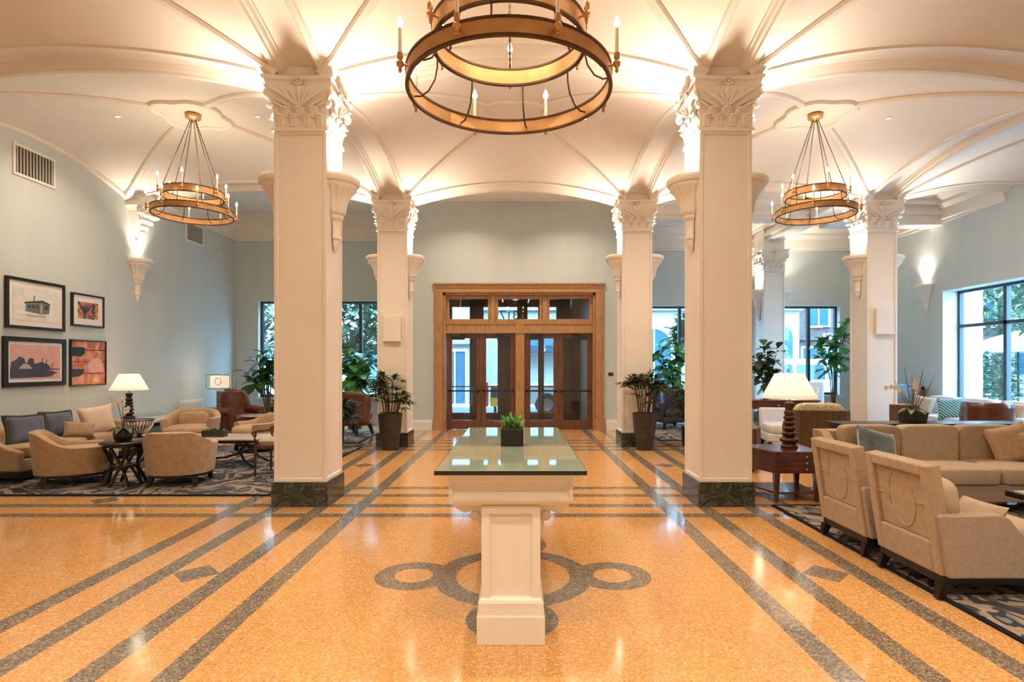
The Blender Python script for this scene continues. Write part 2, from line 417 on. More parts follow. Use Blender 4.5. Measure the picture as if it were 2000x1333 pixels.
# arch bands: profile across the band, swept along a shallow arch
PROF = [(-HF, .16), (-HF, .02), (-.285, 0), (-.225, 0), (-.215, .02), (-.19, .03), (-.17, .055), (-.155, .055), (-.145, .07), (.145, .07), (.155, .055), (.17, .055), (.19, .03), (.215, .02), (.225, 0), (.285, 0), (HF, .02), (HF, .16)]
def band(name, fixed, a0, a1, along, i=0):
    rs = []
    for k in range(33):
        u = -1+2*k/32; a = a0+(a1-a0)*k/32; z = zarch(u)
        prof = [(w, h*1.5 if h < .1 else h) for w, h in PROF]
        rs.append([(a, fixed+w, z+h) if along == 'x' else (fixed+w, a, z+h) for w, h in prof])
    return struct(cut(MB().rings(rs, True, True), i).build(name, 'plaster', angle=11))
for j in range(3):
    for i in range(4):
        x0, x1 = side(i); band('trim_arch', YS[j], x0, x1, 'x', i)
for i in (1, 2, 3):
    for j in range(2): band('trim_arch', XS[i], YS[j]+HF, YS[j+1]-HF, 'y')
# headers that close the outer arches up to the flat ceiling
for Y, s in ((YS[2]+HF-.06, 1), (YS[0]-HF, 1)):
    h = MB()
    for i in range(4):
        x0, x1 = side(i); n = 24
        lo = [(x0+(x1-x0)*k/n, zarch(-1+2*k/n)+.05) for k in range(n+1)]
        h.prism([(x0, TOP)]+lo+[(x1, TOP)], Y, Y+.06, 'y'); cut(h, 3)
    struct(h.build('wall_header', 'vault', smooth=False))

# cornices of the flat ceiling
CP = [(0, -.66), (.03, -.66), (.03, -.60), (.055, -.58), (.055, -.34), (.10, -.30), (.14, -.24), (.14, -.18), (.24, -.13), (.33, -.06), (.36, -.05), (.36, 0), (0, 0)]
def cornice(name, pts):        # pts: wall line in plan, room on the left of travel
    rs = []
    for k, (px, py) in enumerate(pts):
        ns = []
        if k > 0: d = Vector((px-pts[k-1][0], py-pts[k-1][1])).normalized(); ns.append(Vector((-d.y, d.x)))
        if k < len(pts)-1: d = Vector((pts[k+1][0]-px, pts[k+1][1]-py)).normalized(); ns.append(Vector((-d.y, d.x)))
        n = ns[0] if len(ns) == 1 else (ns[0]+ns[1])/(1+ns[0].dot(ns[1]))
        rs.append([(px+n.x*q, py+n.y*q, ZF+z) for q, z in CP])
    return struct(MB().rings(rs).build(name, 'plaster', angle=25))
cornice('trim_cornice', [(-3.0, YC+.3), (-3.0, YL), (-7.5, YL), (-7.5, 11.63)])
cornice('trim_cornice', [(9.9, 11.60), (9.9, YR), (3.0, YR), (3.0, YC+.3)])
# beams of the bar side, from the freestanding column to its neighbours
bm_ = MB().box(6.80, 7.24, 11.6, YR, 4.98, ZF).box(7.24, 9.9, 13.35, 13.75, 4.85, ZF).box(2.75, 6.8, 13.35, 13.75, 4.98, ZF)
for z0, z1, e in ((5.08, 5.16, .05), (5.3, 5.42, .10), (5.42, ZF, .18)):
    bm_.box(6.80-e, 7.24+e, 11.6, YR, z0, z1).box(7.24, 9.9, 13.35-e, 13.75+e, z0, z1).box(2.75, 6.8, 13.35-e, 13.75+e, z0, z1)
struct(bm_.build('ceiling_beam', 'plaster', smooth=False))

# baseboards
BBP = [(0, 0), (.03, 0), (.03, .20), (.02, .23), (.02, .245), (0, .25)]
def baseboard(name, pts):
    rs = []
    for k, (px, py) in enumerate(pts):
        ns = []
        if k > 0: d = Vector((px-pts[k-1][0], py-pts[k-1][1])).normalized(); ns.append(Vector((-d.y, d.x)))
        if k < len(pts)-1: d = Vector((pts[k+1][0]-px, pts[k+1][1]-py)).normalized(); ns.append(Vector((-d.y, d.x)))
        n = ns[0] if len(ns) == 1 else (ns[0]+ns[1])/(1+ns[0].dot(ns[1]))
        rs.append([(px+n.x*q, py+n.y*q, z) for q, z in BBP])
    return struct(MB().rings(rs).build(name, 'paintw', smooth=False))
baseboard('baseboard_left', [(-3.0, YL), (-7.5, YL), (-7.5, Y0)])
baseboard('baseboard_back', [(-2.06, YC), (-3.0, YC), (-3.0, YL)])
baseboard('baseboard_entrance', [(3.0, YR), (3.0, YC), (2.16, YC)])
baseboard('baseboard_right', [(9.9, Y0), (9.9, YR), (3.0, YR)])

# windows: dark frame with mullions, one pane, a sill and a pale reveal
def window(name, x0, x1, mull, transom, axis, wp, sgn):
    """axis 'y': in a wall at y=wp facing -y; axis 'x': in the wall at x=wp facing -x"""
    g0 = wp+.20*sgn if axis == 'y' else wp+.40
    f = MB(); w = .07
    bars = [(x0, x1, WZ0, WZ0+w), (x0, x1, WZ1-w, WZ1), (x0, x0+w, WZ0+w, WZ1-w), (x1-w, x1, WZ0+w, WZ1-w)]
    for q in mull: bars.append((q-w*.6, q+w*.6, WZ0+w, WZ1-w))
    for q in transom: bars.append((x0+w, x1-w, q-w*.5, q+w*.5))
    for a, b, c, d in bars:
        if axis == 'y': f.box(a, b, g0-.05, g0+.05, c, d)
        else: f.box(g0-.05, g0+.05, a, b, c, d)
    o = struct(f.build(name, 'windowframe', smooth=False))
    p = MB(); p.box(x0+.01, x1-.01, g0, g0+.008, WZ0+.01, WZ1-.01) if axis == 'y' else p.box(g0, g0+.008, x0+.01, x1-.01, WZ0+.01, WZ1-.01)
    p.build('pane', 'glass', o, smooth=False)
    s = MB(); s.box(x0-.06, x1+.06, wp-.06, g0-.05, WZ0-.04, WZ0) if axis == 'y' else s.box(wp-.06, g0-.05, x0-.06, x1+.06, WZ0-.04, WZ0)
    s.build('window_sill', 'paintw', o, smooth=False)
    r = MB(); d = .012
    if axis == 'y': r.box(x0, x0+d, wp, g0-.05, WZ0, WZ1-d).box(x1-d, x1, wp, g0-.05, WZ0, WZ1-d).box(x0, x1, wp, g0-.05, WZ1-d, WZ1)
    else: r.box(wp, g0-.05, x0, x0+d, WZ0, WZ1-d).box(wp, g0-.05, x1-d, x1, WZ0, WZ1-d).box(wp, g0-.05, x0, x1, WZ1-d, WZ1)
    r.build('reveal', 'reveal', o, smooth=False)
    return o
window('window_1', LW0, LW1, [-5.4, -4.22], [], 'y', YL, 1)
window('window_2', 3.3, 6.4, [4.75, 5.6], [], 'y', YR, 1)
window('window_3', 7.3, 9.35, [8.52], [], 'y', YR, 1)
window('window_4', SW0, SW1, [9.6, 10.8, 12.05], [2.48], 'x', 9.9, 1)

# ------------------------------------------------------------------ the entrance
def frame_boxes(mb, x0, x1, y0, y1, z0, z1, w, wb=None):
    wb = w if wb is None else wb
    return mb.box(x0, x0+w, y0, y1, z0, z1).box(x1-w, x1, y0, y1, z0, z1).box(x0+w, x1-w, y0, y1, z0, z0+wb).box(x0+w, x1-w, y0, y1, z1-w, z1)
c = MB().box(-2.0, -1.80, YC-.05, YC+.02, 0, 3.335).box(1.90, 2.10, YC-.05, YC+.02, 0, 3.335).box(-2.0, 2.10, YC-.05, YC+.02, 3.34, 3.53)
c.box(-2.03, 2.13, YC-.10, YC+.02, 3.52, 3.56).box(-1.99, -1.95, YC-.07, YC, .28, 3.45).box(2.05, 2.09, YC-.07, YC, .28, 3.45).box(-1.99, 2.09, YC-.072, YC, 3.455, 3.515)
c.box(-2.02, -1.78, YC-.065, YC+.02, 0, .28).box(1.88, 2.12, YC-.065, YC+.02, 0, .28)
c.box(-1.80, -1.74, YC+.02, YC+.30, 0, 3.34).box(1.84, 1.90, YC+.02, YC+.30, 0, 3.34).box(-1.80, 1.90, YC+.02, YC+.3, 3.28, 3.36)
c.box(-1.74, 1.84, YC+.10, YC+.26, 2.40, 2.58).box(-1.74, 1.84, YC+.08, YC+.26, 2.58, 2.63).box(-1.74, 1.84, YC+.08, YC+.26, 2.36, 2.40)
c.box(-.04, .18, YC+.10, YC+.26, 0, 2.4).box(-.02, .16, YC+.08, YC+.26, 2.40, 2.58)
casing = struct(c.build('trim_door_casing', 'oak', smooth=False))
tb = [(-1.74, -.64), (-.54, .62), (.72, 1.84)]
for k, (a, b) in enumerate(tb):
    fr_ = struct(frame_boxes(MB(), a, b, YC+.12, YC+.22, 2.63, 3.28, .075).build('window_%d' % (5+k), 'oak', smooth=False, bevel=.006))
    MB().box(a+.07, b-.07, YC+.165, YC+.172, 2.70, 3.21).build('pane', 'glass', fr_, smooth=False)
struct(MB().box(-.64, -.54, YC+.08, YC+.24, 2.63, 3.28).box(.62, .72, YC+.08, YC+.24, 2.63, 3.28).build('trim_mullion', 'oak', smooth=False, bevel=.006))
for k, (a, b, hs) in enumerate([(-1.72, -.885, 1), (-.875, -.05, -1), (.19, 1.005, 1), (1.015, 1.83, -1)]):
    d = struct(frame_boxes(MB(), a, b, YC+.16, YC+.21, .01, 2.35, .115, .22).build('door_%d' % (k+1), 'doorwood', smooth=False, bevel=.005))
    MB().box(a+.11, b-.11, YC+.182, YC+.188, .22, 2.25).build('pane', 'glass', d, smooth=False)
    MB().box(a+.03, b-.03, YC+.10, YC+.13, .93, .97).box(a+.03, a+.08, YC+.10, YC+.16, .92, .98).box(b-.08, b-.03, YC+.10, YC+.16, .92, .98).build('push_bar', 'black', d, smooth=False, bevel=.006)
    cx = a+.28 if hs > 0 else b-.28
    MB().box(cx-.16, cx+.16, YC+.10, YC+.16, 2.20, 2.28).cyl((cx, YC+.12, 2.28), (cx+.2*hs, YC+.13, 2.33), .012).build('door_closer', 'black', d, smooth=False, bevel=.01)
# outer doors of the vestibule
YO = 16.42
outer = MB().box(-2.1, -1.86, YO, YO+.1, 0, 3.46).box(-1.36, -.96, YO, YO+.1, 0, 3.46).box(-.56, .38, YO, YO+.1, 0, 2.6).box(.60, .77, YO, YO+.1, 0, 3.46).box(1.12, 1.78, YO, YO+.1, 0, 3.46).box(.0, .30, YO, YO+.1, 2.5, 3.46)
outer.box(-2.1, 1.78, YO, YO+.1, 3.25, 3.46).box(-2.1, 1.78, YO, YO+.1, 2.42, 2.62).box(-2.1, 1.78, YO, YO+.1, 0, .22).box(-2.1, 1.78, YO+.02, YO+.08, .95, .985)
od = struct(outer.build('door_5', 'doorwood', smooth=False))
MB().box(-2.1, 1.78, YO+.04, YO+.046, .2, 3.3).build('pane', 'glass', od, smooth=False)
MB().cyl((-1.28, YO-.05, .45), (-1.28, YO-.05, 1.0), .014).cyl((.68, YO-.05, .45), (.68, YO-.05, 1.0), .014).build('door_handle', 'steel', od)
# house number on the outer transom, read from the street
def lettering(body, size, loc, rx, rz, m, name):
    tc = bpy.data.curves.new('num', 'FONT'); tc.body = body; tc.size = size; tc.align_x = 'CENTER'; tc.extrude = .004
    to = bpy.data.objects.new('num', tc); COL.objects.link(to); dg = bpy.context.evaluated_depsgraph_get()
    me = bpy.data.meshes.new_from_object(to.evaluated_get(dg)); bpy.data.objects.remove(to); me.materials.clear(); me.materials.append(MATS[m])
    o = bpy.data.objects.new(name, me); COL.objects.link(o); o.location = loc; o.rotation_euler = (rx, 0, rz); return o
tag(lettering('317', .31, (-.20, YC+.176, 2.705), PI/2, PI, 'photodark', 'house_number'), 'dark house number 317 seen reversed on the middle transom glass', 'house number')
tag(MB().ball((.135, YC+.18, 2.80), .035, .004, .035).ball((.15, YC+.18, 2.745), .03, .004, .03).build('number_ornament', 'photodark'), 'small dark ornament beside the house number on the transom glass', 'ornament')

# ------------------------------------------------------------------ columns
def make_column():
    t = thing('column', 'x', 'column', (0, 0, 0))
    MB().square([(.31, 0), (.31, .24), (.305, .27)]).build('plinth', 'green_marble', t, smooth=False)
    s = MB().box(-.2885, .2885, -.2885, .2885, .27, 4.16)
    bmesh.ops.recalc_face_normals(s.b, faces=s.b.faces)
    for f in [f for f in s.b.faces if abs(f.normal.z) < .5]:
        bmesh.ops.inset_region(s.b, faces=[f], thickness=.05, depth=0)
        bmesh.ops.inset_region(s.b, faces=[f], thickness=.016, depth=-.02)
        bmesh.ops.inset_region(s.b, faces=[f], thickness=.008, depth=.004)
    s.build('shaft', 'plaster', t, smooth=False)
    k = MB().square([(.29, 4.14), (.305, 4.15), (.31, 4.17), (.305, 4.19), (.292, 4.195), (.292, 4.38), (.30, 4.44), (.325, 4.53), (.36, 4.60), (.365, 4.62)])
    # abacus with hollow sides and cut corners
    def ab(h, z):
        pts = []
        for q in range(4):
            a = q*PI/2
            for i in range(9):
                u = -1+i/4; xx, yy = h*u, -(h-.045*(1-u*u))
                pts.append((xx*cos(a)-yy*sin(a), xx*sin(a)+yy*cos(a), z))
        return pts
    k.rings([ab(.37, 4.615), ab(.375, 4.635), ab(.36, 4.645), ab(.365, 4.68), ab(.39, 4.70), ab(.395, 4.735), ab(.385, 4.745)])
    k.box(-.285, .285, -.285, .285, 4.73, 5.3)
    for q in range(4):
        Mq = Matrix.Rotation(q*PI/2, 4, 'Z')
        for row, (n, z0, z1, h0, w) in enumerate(((4, 4.20, 4.315, .296, .115), (3, 4.30, 4.385, .31, .13))):
            for i in range(n):
                cx = (i-(n-1)/2)*(.58/4 if row == 0 else .155)
                rs = []
                for zz, dd, ww in ((z0, .0, w*.95), (z0+.6*(z1-z0), .012, w), (z1, .035, w*.95), (z1+.012, .05, w*.8), (z1-.005, .06, w*.6)):
                    y = -h0-dd
                    rs.append([Mq @ Vector(p) for p in ((cx-ww/2, y+.02, zz), (cx-ww/4, y-.006, zz), (cx+ww/4, y-.006, zz), (cx+ww/2, y+.02, zz), (cx, y+.04, zz))])
                k.rings(rs)
        # stems and leaf fans rising to the corners
        for s2 in (-1, 1):
            for (x0, z0, x1, z1, rr) in ((.02, 4.42, .30, 4.60, .022), (.03, 4.42, .20, 4.60, .016), (.015, 4.42, .10, 4.60, .016), (.10, 4.40, .27, 4.50, .016), (.18, 4.40, .30, 4.47, .014)):
                pts = []
                for i in range(7):
                    u = i/6; zz = z0+(z1-z0)*u; yy = -(.305+.06*max(0, (zz-4.40)/.22)**1.4)
                    pts.append(Mq @ Vector((s2*(x0+(x1-x0)*u**1.3), yy-.004, zz)))
                k.tube(pts, [rr*.6]+[rr]*4+[rr*.8, rr*.4], 6)
        k.tube([Mq @ Vector((0, -.305-.05*u*u-.01, 4.40+.22*u)) for u in (0, .33, .66, 1)], [.012, .014, .016, .02], 6)
    cap = k.build('capital', 'plaster', t, angle=35)
    for q in range(4):
        Mq = Matrix.Rotation(q*PI/2, 4, 'Z')
        r = MB()
        r.loop([Mq @ Vector((.038*cos(2*PI*i/14), -.362, 4.675+.038*sin(2*PI*i/14))) for i in range(14)], .014, 6); r.ball(Mq @ Vector((0, -.36, 4.675)), .018)
        r.build('rosette', 'plaster', cap)
        v = MB(); Mv = Matrix.Rotation(q*PI/2+PI/4, 4, 'Z'); pts = []; rad = []
        for i in range(25):
            a = PI*.6-i/24*3.4*PI; ra = .062*(1-.75*i/24)
            pts.append(Mv @ Vector((0, -(.455+ra*cos(a)), 4.545+ra*sin(a)))); rad.append(.022*(1-.4*i/24))
        v.tube(pts, rad, 7, 1.0); v.ball(Mv @ Vector((0, -.455, 4.545)), .022)
        v.tube([Mv @ Vector((0, -.43, 4.44)), Mv @ Vector((0, -.455, 4.41)), Mv @ Vector((0, -.49, 4.42))], [.03, .025, .01], 6)
        v.build('volute', 'plaster', cap)
    return t
COLS = [((XS[1], YS[1]), 'square cream column at the lounge rug, next to the wooden ladder-back armchair'),
        ((XS[2], YS[1]), 'square cream column beside the mahogany end table'),
        ((XS[1], YS[2]), 'square cream column with a tall potted palm before it, next to the brown leather chair'),
        ((XS[2], YS[2]), 'square cream column with a tall potted palm before it, next to the dark leather chair'),
        ((XS[3], YS[2]), 'square cream column rising behind the dark console table'),
        ((XS[3], 15.95), 'slim distant cream column standing between two street windows')]
col0 = None
for (cx, cy), lab in COLS:
    if col0 is None: col0 = make_column(); col0.location = (cx, cy, 0); col0['label'] = lab; col0['group'] = 'square columns of the lobby'
    else: copy_tree(col0, (cx, cy, 0), 0, lab)
struct(MB().box(6.76, 7.28, 15.7, 16.2, 4.7, 5.2).build('wall_pier', 'plaster', smooth=False))
# wall bracket capital where the arch meets the lounge wall
def bracket(Y, lab):
    t = thing('wall_bracket', lab, 'bracket', (-7.5, Y, 4.1))
    def ringp(w, d, z): return [(0, -w, z), (d*.8, -w, z), (d, -w*.7, z), (d, w*.7, z), (d*.8, w, z), (0, w, z)]
    MB().rings([ringp(.03, .03, -.12), ringp(.06, .06, -.08), ringp(.05, .05, -.03), ringp(.12, .10, .05), ringp(.20, .17, .28), ringp(.27, .24, .46), ringp(.31, .28, .53), ringp(.33, .30, .55), ringp(.33, .30, .60), ringp(.30, .26, .66)]).box(0, .26, -.29, .29, .64, 1.0).build('bracket_body', 'plaster', t, smooth=False)
    lf = MB()
    for row in range(4):
        for q in range(-3+row//2, 4-row//2):
            w = .24-.05*row; lf.ball((.03+w*.93*(1-.15*abs(q)/3), q*w/3.2, .44-.115*row), .035, .038, .066, 8, 6); lf.ball((.055+w*.93*(1-.15*abs(q)/3), q*w/3.2, .495-.115*row), .03, .03, .022, 8, 6)
    for s in (-1, 1): lf.ball((.24, s*.25, .46), .07, .05, .075, 10, 8)
    lf.ball((.05, 0, -.02), .045, .045, .05, 8, 6)
    lf.build('leaf_carving', 'plaster', t)
bracket(YS[2], 'carved cream leaf bracket high on the lounge wall, above the wall corbel light')

# ------------------------------------------------------------------ corbel uplights
def make_corbel():
    t = thing('corbel_light', 'x', 'wall light', (0, 0, 0), 0, 'corbel lights on the columns and walls')
    fl = lambda z, a: 1+(.035*cos(18*a) if -.42 < z < -.13 else 0)
    MB().lathe([(.20, -.005), (.262, 0), (.285, -.02), (.29, -.05), (.275, -.08), (.25, -.085), (.25, -.115), (.235, -.14), (.195, -.185), (.16, -.24), (.138, -.30), (.128, -.36), (.125, -.40), (.10, -.43), (.08, -.435)], n=60, a0=-PI/2, a1=PI/2, flute=fl).lathe([(.20, -.005), (.19, -.03), (.0, -.03)], n=24, a0=-PI/2, a1=PI/2).build('bowl', 'plaster', t, angle=50)
    MB().lathe([(.08, -.42), (.105, -.44), (.10, -.47), (.075, -.49), (.068, -.52), (.062, -.66), (.072, -.675), (.072, -.70), (.05, -.72), (.055, -.76), (.045, -.78), (.03, -.83), (.0, -.86)], n=20, a0=-PI/2, a1=PI/2).build('pendant_drop', 'plaster', t)
    MB().lathe([(0, -.02), (.11, -.02), (.11, -.028), (0, -.028)], c=(.13, 0, 0), n=16).build('lamp_lens', 'lens', t)
    light('AREA', 'uplight', (.13, 0, .01), UPL, UPC, .2, (PI, 0, 0), t, spread=R(120))
    return t
cor0 = make_corbel()
def corbel(loc, rz, lab, s=1, k=1):
    global cor_used
    if not cor_used: cor0.location = loc; cor0.rotation_euler = (0, 0, rz); cor0['label'] = lab; o = cor0; cor_used = True
    else: o = copy_tree(cor0, loc, rz, lab)
    o.scale = (s, s, s)
    if k != 1:
        for q in [q for q in bpy.data.objects if q.parent == o and q.type == 'LIGHT']: q.data = q.data.copy(); q.data.energy *= k; q.data.spread = R(95)
    return o
cor_used = False
hx = .289
nm = {(1, 1): 'column next to the ladder-back armchair', (2, 1): 'column beside the mahogany end table', (1, 2): 'column near the brown leather chair', (2, 2): 'column near the dark leather chair', (3, 2): 'column behind the console table'}
for (i, j), w in nm.items():
    corbel((XS[i]+hx, YS[j], 3.72), 0, 'cream corbel light on the %s, %s' % (w, 'side towards the aisle' if i == 1 else 'side away from the aisle'))
    corbel((XS[i]-hx, YS[j], 3.72), PI, 'cream corbel light on the %s, %s' % (w, 'side towards the aisle' if i > 1 else 'side away from the aisle'))
corbel((XS[3]+hx, 15.95, 3.66), 0, 'small distant corbel light on the slim column between street windows, wall side')
corbel((XS[3]-hx, 15.95, 3.66), PI, 'small distant corbel light on the slim column between street windows, aisle side')
corbel((-7.5, YS[2], 3.66), 0, 'cream corbel light on the blue lounge wall under the carved bracket', 1, .5)
corbel((9.9, 13.85, 3.52), PI, 'white corbel light on the blue wall beside the courtyard window', .85, .45)

# ------------------------------------------------------------------ chandeliers
def make_chandelier(lab):
    t = thing('chandelier', lab, 'chandelier', (0, 0, 0), 0, 'two-tier ring chandeliers')
    def hoop(r, z0, z1, name, par):
        o = MB().lathe([(r, z0), (r, z1), (r-.016, z1), (r-.016, z0), (r, z0)], n=72).build(name, 'gold', par)
        for z in (z0, z1): MB().lathe([(r+.006, z-.008), (r+.006, z+.008), (r-.022, z+.008), (r-.022, z-.008), (r+.006, z-.008)], n=72).build('rim', 'bronze', o)
        return o
    lo = hoop(.755, 0, .11, 'lower_ring', t); up = hoop(.57, .33, .46, 'upper_ring', t)
    def candle(r, a, z):
        c, s = cos(a), sin(a); x, y = (r+.055)*c, (r+.055)*s
        o = MB().cyl((x, y, z+.07), (x, y, z+.27), .0125, n=10).build('candle', 'candle', t)
        MB().lathe([(.004, -.002), (.018, .012), (.022, .030), (.014, .054), (.002, .082)], c=(x, y, z+.272), n=10).build('bulb', 'bulb', o)
        MB().tube([((r-.01)*c, (r-.01)*s, z+.02), (x, y, z+.02)], .009, 6).lathe([(.006, -.05), (.014, -.035), (.008, -.02), (.026, .0), (.026, .02), (.012, .035), (.02, .05), (.02, .085)], c=(x, y, z+.01), n=10).build('candle_cup', 'gold', o)
    for k in range(8): candle(.755, PI/8+k*PI/4, .03)
    for k in range(6): candle(.57, PI/2+k*PI/3, .37)
    for k in range(8):
        a = k*PI/4+PI/8+.2; c, s = cos(a), sin(a)
        MB().tube([((.557-.02*0)*c, .557*s, .34), (.56*c, .56*s, .24), (.58*c, .58*s, .15), (.63*c, .63*s, .07), (.69*c, .69*s, .035), (.742*c, .742*s, .04)], .007, 6).build('strap', 'bronze', t)
    for k in range(6):
        a = k*PI/3+PI/6; p0 = Vector((.55*cos(a), .55*sin(a), .46)); p1 = Vector((.05*cos(a), .05*sin(a), 1.80))
        n = 60; MB().tube([p0.lerp(p1, i/n) for i in range(n+1)], [.0105 if i % 2 else .005 for i in range(n+1)], 6).build('chain', 'bronze', t)
    MB().lathe([(0, 1.74), (.02, 1.76), (.03, 1.79), (.10, 1.81), (.145, 1.835), (.145, 1.885), (.13, 1.90), (0, 1.90)], n=28).build('canopy', 'gold', t)
    light('POINT', 'candle_glow', (0, 0, .95), CHAN, WARM, .25, parent=t)
    return t
ch0 = make_chandelier('large gold ring chandelier over the glass-topped table'); ch0.location = (-.06, 4.27, 3.59)
c2 = copy_tree(ch0, ((XS[0]+XS[1])/2-.12, 8.97, 3.90), R(12), 'gold ring chandelier hanging over the lounge beside the picture wall'); c2.scale = (.765, .765, .835)
c3 = copy_tree(ch0, ((XS[2]+XS[3])/2, 8.97, 3.90), R(-7), 'gold ring chandelier hanging over the long sofa'); c3.scale = (.765, .765, .835)

# recessed downlights in the vaults
def vz(i, j, x, y):
    x0, x1 = side(i); y0, y1 = YS[j]+HF, YS[j+1]-HF; u = 2*(x-x0)/(x1-x0)-1; v = 2*(y-y0)/(y1-y0)-1
    return Z0+A*((1-u*u)+(1-v*v))+B*(1-u*u)*(1-v*v)
def downlight(x, y, z, lab):  # also carries the added fill spots in the flat ceilings
    t = thing('recessed_downlight', lab, 'ceiling light', (x, y, z-.012), 0, 'small recessed spots in the vaults')
    MB().lathe([(.045, .012), (.055, .0), (.045, -.006), (.036, .0), (.036, .012)], n=20).build('trim_ring', 'paintw', t)
    MB().lathe([(0, .006), (.037, .006), (.037, .002), (0, .002)], n=16).build('lens', 'lens' if abs(x-.0) < 1.5 else 'lensdim', t)
    light('AREA', 'beam', (0, 0, -.02), DOWN, WARM, .14, (0, 0, 0), t, spread=R(130))
n = 0
for i, j in ((1, 0), (0, 1), (1, 1), (2, 1), (3, 1)):
    mx_, my_ = (side(i)[0]+side(i)[1])/2, (YS[j]+YS[j+1])/2
    for s in (-1, 1):
        q = 1.08
        if i == 3 and s > 0: continue
        x, y = mx_+s*q, my_-.1
        lab = {(0, 1): 'small recessed spot in the vault over the lounge chandelier', (1, 1): 'tiny lit recessed spot in the vault before the entrance', (2, 1): 'small recessed spot in the vault over the sofa chandelier'}.get((i, j), 'small recessed spot in a vault beside the camera')
        downlight(x, y, vz(i, j, x, y), lab + (', wall side' if s == (-1 if i == 0 else 1) and i != 1 else ', aisle side' if i != 1 else (', lounge end' if s < 0 else ', sofa end')))
# added fill spots in the flat ceilings; this pair warms the entrance wall
for x in (-1.25, 1.25): downlight(x, 12.5, ZF, 'added fill spot in the flat ceiling before the entrance wall, %s end' % ('lounge' if x < 0 else 'sofa'))
for y in (-.5, 1.2):  # unseen rows added as fill light on the column fronts
    for x in (-5, -2.2, .05, 2.2, 5, 8): downlight(x, y, ZF, 'added unseen fill spot in the flat ceiling behind the camera')
# ------------------------------------------------------------------ glass-topped display table
t = thing('display_table', 'cream panelled pedestal table with a dark-edged glass top in the middle of the aisle', 'table', (-.035, 4.2, 0))
MB().box(-.41, .41, -1.10, 1.10, .963, .985).build('glass_top', 'table_glass', t, smooth=False, bevel=.003).data.materials.append(MATS['black'])
MB().box(-.413, .413, -1.103, -1.10, .961, .984).box(-.413, -.41, -1.103, 1.103, .961, .984).box(.41, .413, -1.103, 1.103, .961, .984).box(-.413, .413, 1.10, 1.103, .961, .984).build('glass_edge', 'black', t, smooth=False)
fz = MB().box(-.345, .345, -1.03, 1.03, .80, .935)
bmesh.ops.recalc_face_normals(fz.b, faces=fz.b.faces)
for f in [f for f in fz.b.faces if abs(f.normal.z) < .5]:
    bmesh.ops.inset_region(fz.b, faces=[f], thickness=.028, depth=0); bmesh.ops.inset_region(fz.b, faces=[f], thickness=.012, depth=-.015)
fz.box(-.36, .36, -1.045, 1.045, .935, .948).box(-.38, .38, -1.065, 1.065, .948, .962)
fz.rings([[(a*w, b*l, z) for a, b in ((-1, -1), (1, -1), (1, 1), (-1, 1))] for w, l, z in ((.25, .93, .755), (.30, .985, .77), (.335, 1.02, .80), (.345, 1.03, .80))])
fz.build('apron', 'cabinet', t, smooth=False, bevel=.004)
for q, yy in ((-1, -.83), (1, .83)):
    p = MB().box(-.165, .165, yy-.165, yy+.165, .20, .77)
    bmesh.ops.recalc_face_normals(p.b, faces=p.b.faces)
    for f in [f for f in p.b.faces if abs(f.normal.z) < .5]:
        bmesh.ops.inset_region(p.b, faces=[f], thickness=.062, depth=0); bmesh.ops.inset_region(p.b, faces=[f], thickness=.016, depth=-.018)
    p.square([(.19, 0), (.19, .155), (.185, .165), (.183, .20), (.183, .23), (.176, .245), (.166, .255)], (0, yy, 0))
    p.build('pedestal', 'cabinet', t, smooth=False, bevel=.003)
    for s in (-1, 1):
        br = MB(); pts = [(s*.165, .755), (s*.165, .60), (s*.19, .60), (s*.19, .655), (s*.21, .66), (s*.20, .70), (s*.225, .715), (s*.27, .70), (s*.30, .715), (s*.335, .74), (s*.335, .765)]
        br.prism(pts, yy-.05, yy+.05, 'y'); br.cyl((s*.205, yy-.058, .685), (s*.205, yy+.058, .685), .027, n=14); br.build('scroll_bracket', 'cabinet', t, smooth=False)

def leaf_blade(mb, p, d, L, w, droop=.3, fold=.15, n=5, up=Vector((0, 0, 1)), tip=1.0, base=.25):
    d = Vector(d).normalized(); sd = d.cross(up)
    if sd.length < .05: sd = Vector((1, 0, 0))
    sd.normalize(); nn = sd.cross(d).normalized(); rs = []
    for i in range(n+1):
        u = i/n; ww = w*max(.03, (sin(PI*min(1, (u*(1-base)+base*.5))**tip)))
        c = Vector(p)+d*L*u-Vector((0, 0, 1))*droop*L*u*u
        rs.append([c-sd*ww/2+nn*fold*ww, c, c+sd*ww/2+nn*fold*ww])
    rs[-1] = [rs[-1][1]+sd*(-.002), rs[-1][1], rs[-1][1]+sd*.002]
    mb.rings(rs, False, False)

def grass_plant():
    t = thing('potted_plant', 'small green plant in a black cube pot on the glass-topped table', 'plant', (-.035, 4.12, .985))
    p = MB().box(-.08, .08, -.08, .08, 0, .125); p.build('pot', 'blackpot', t, smooth=False, bevel=.004)
    MB().box(-.07, .07, -.07, .07, .12, .127).build('soil', 'soil', t, smooth=False)
    f = MB(); f2 = MB(); r = random.Random(3)
    for i in range(75):
        a = r.uniform(0, 2*PI); e = r.uniform(.6, 1.5)
        leaf_blade(f if i % 4 else f2, (r.uniform(-.05, .05), r.uniform(-.05, .05), .125), (cos(a)*cos(e), sin(a)*cos(e), sin(e)), r.uniform(.09, .155), r.uniform(.012, .022), r.uniform(.1, .6))
    f.build('foliage', 'leafbright', t); f2.build('foliage', 'leafpale', t)
grass_plant()

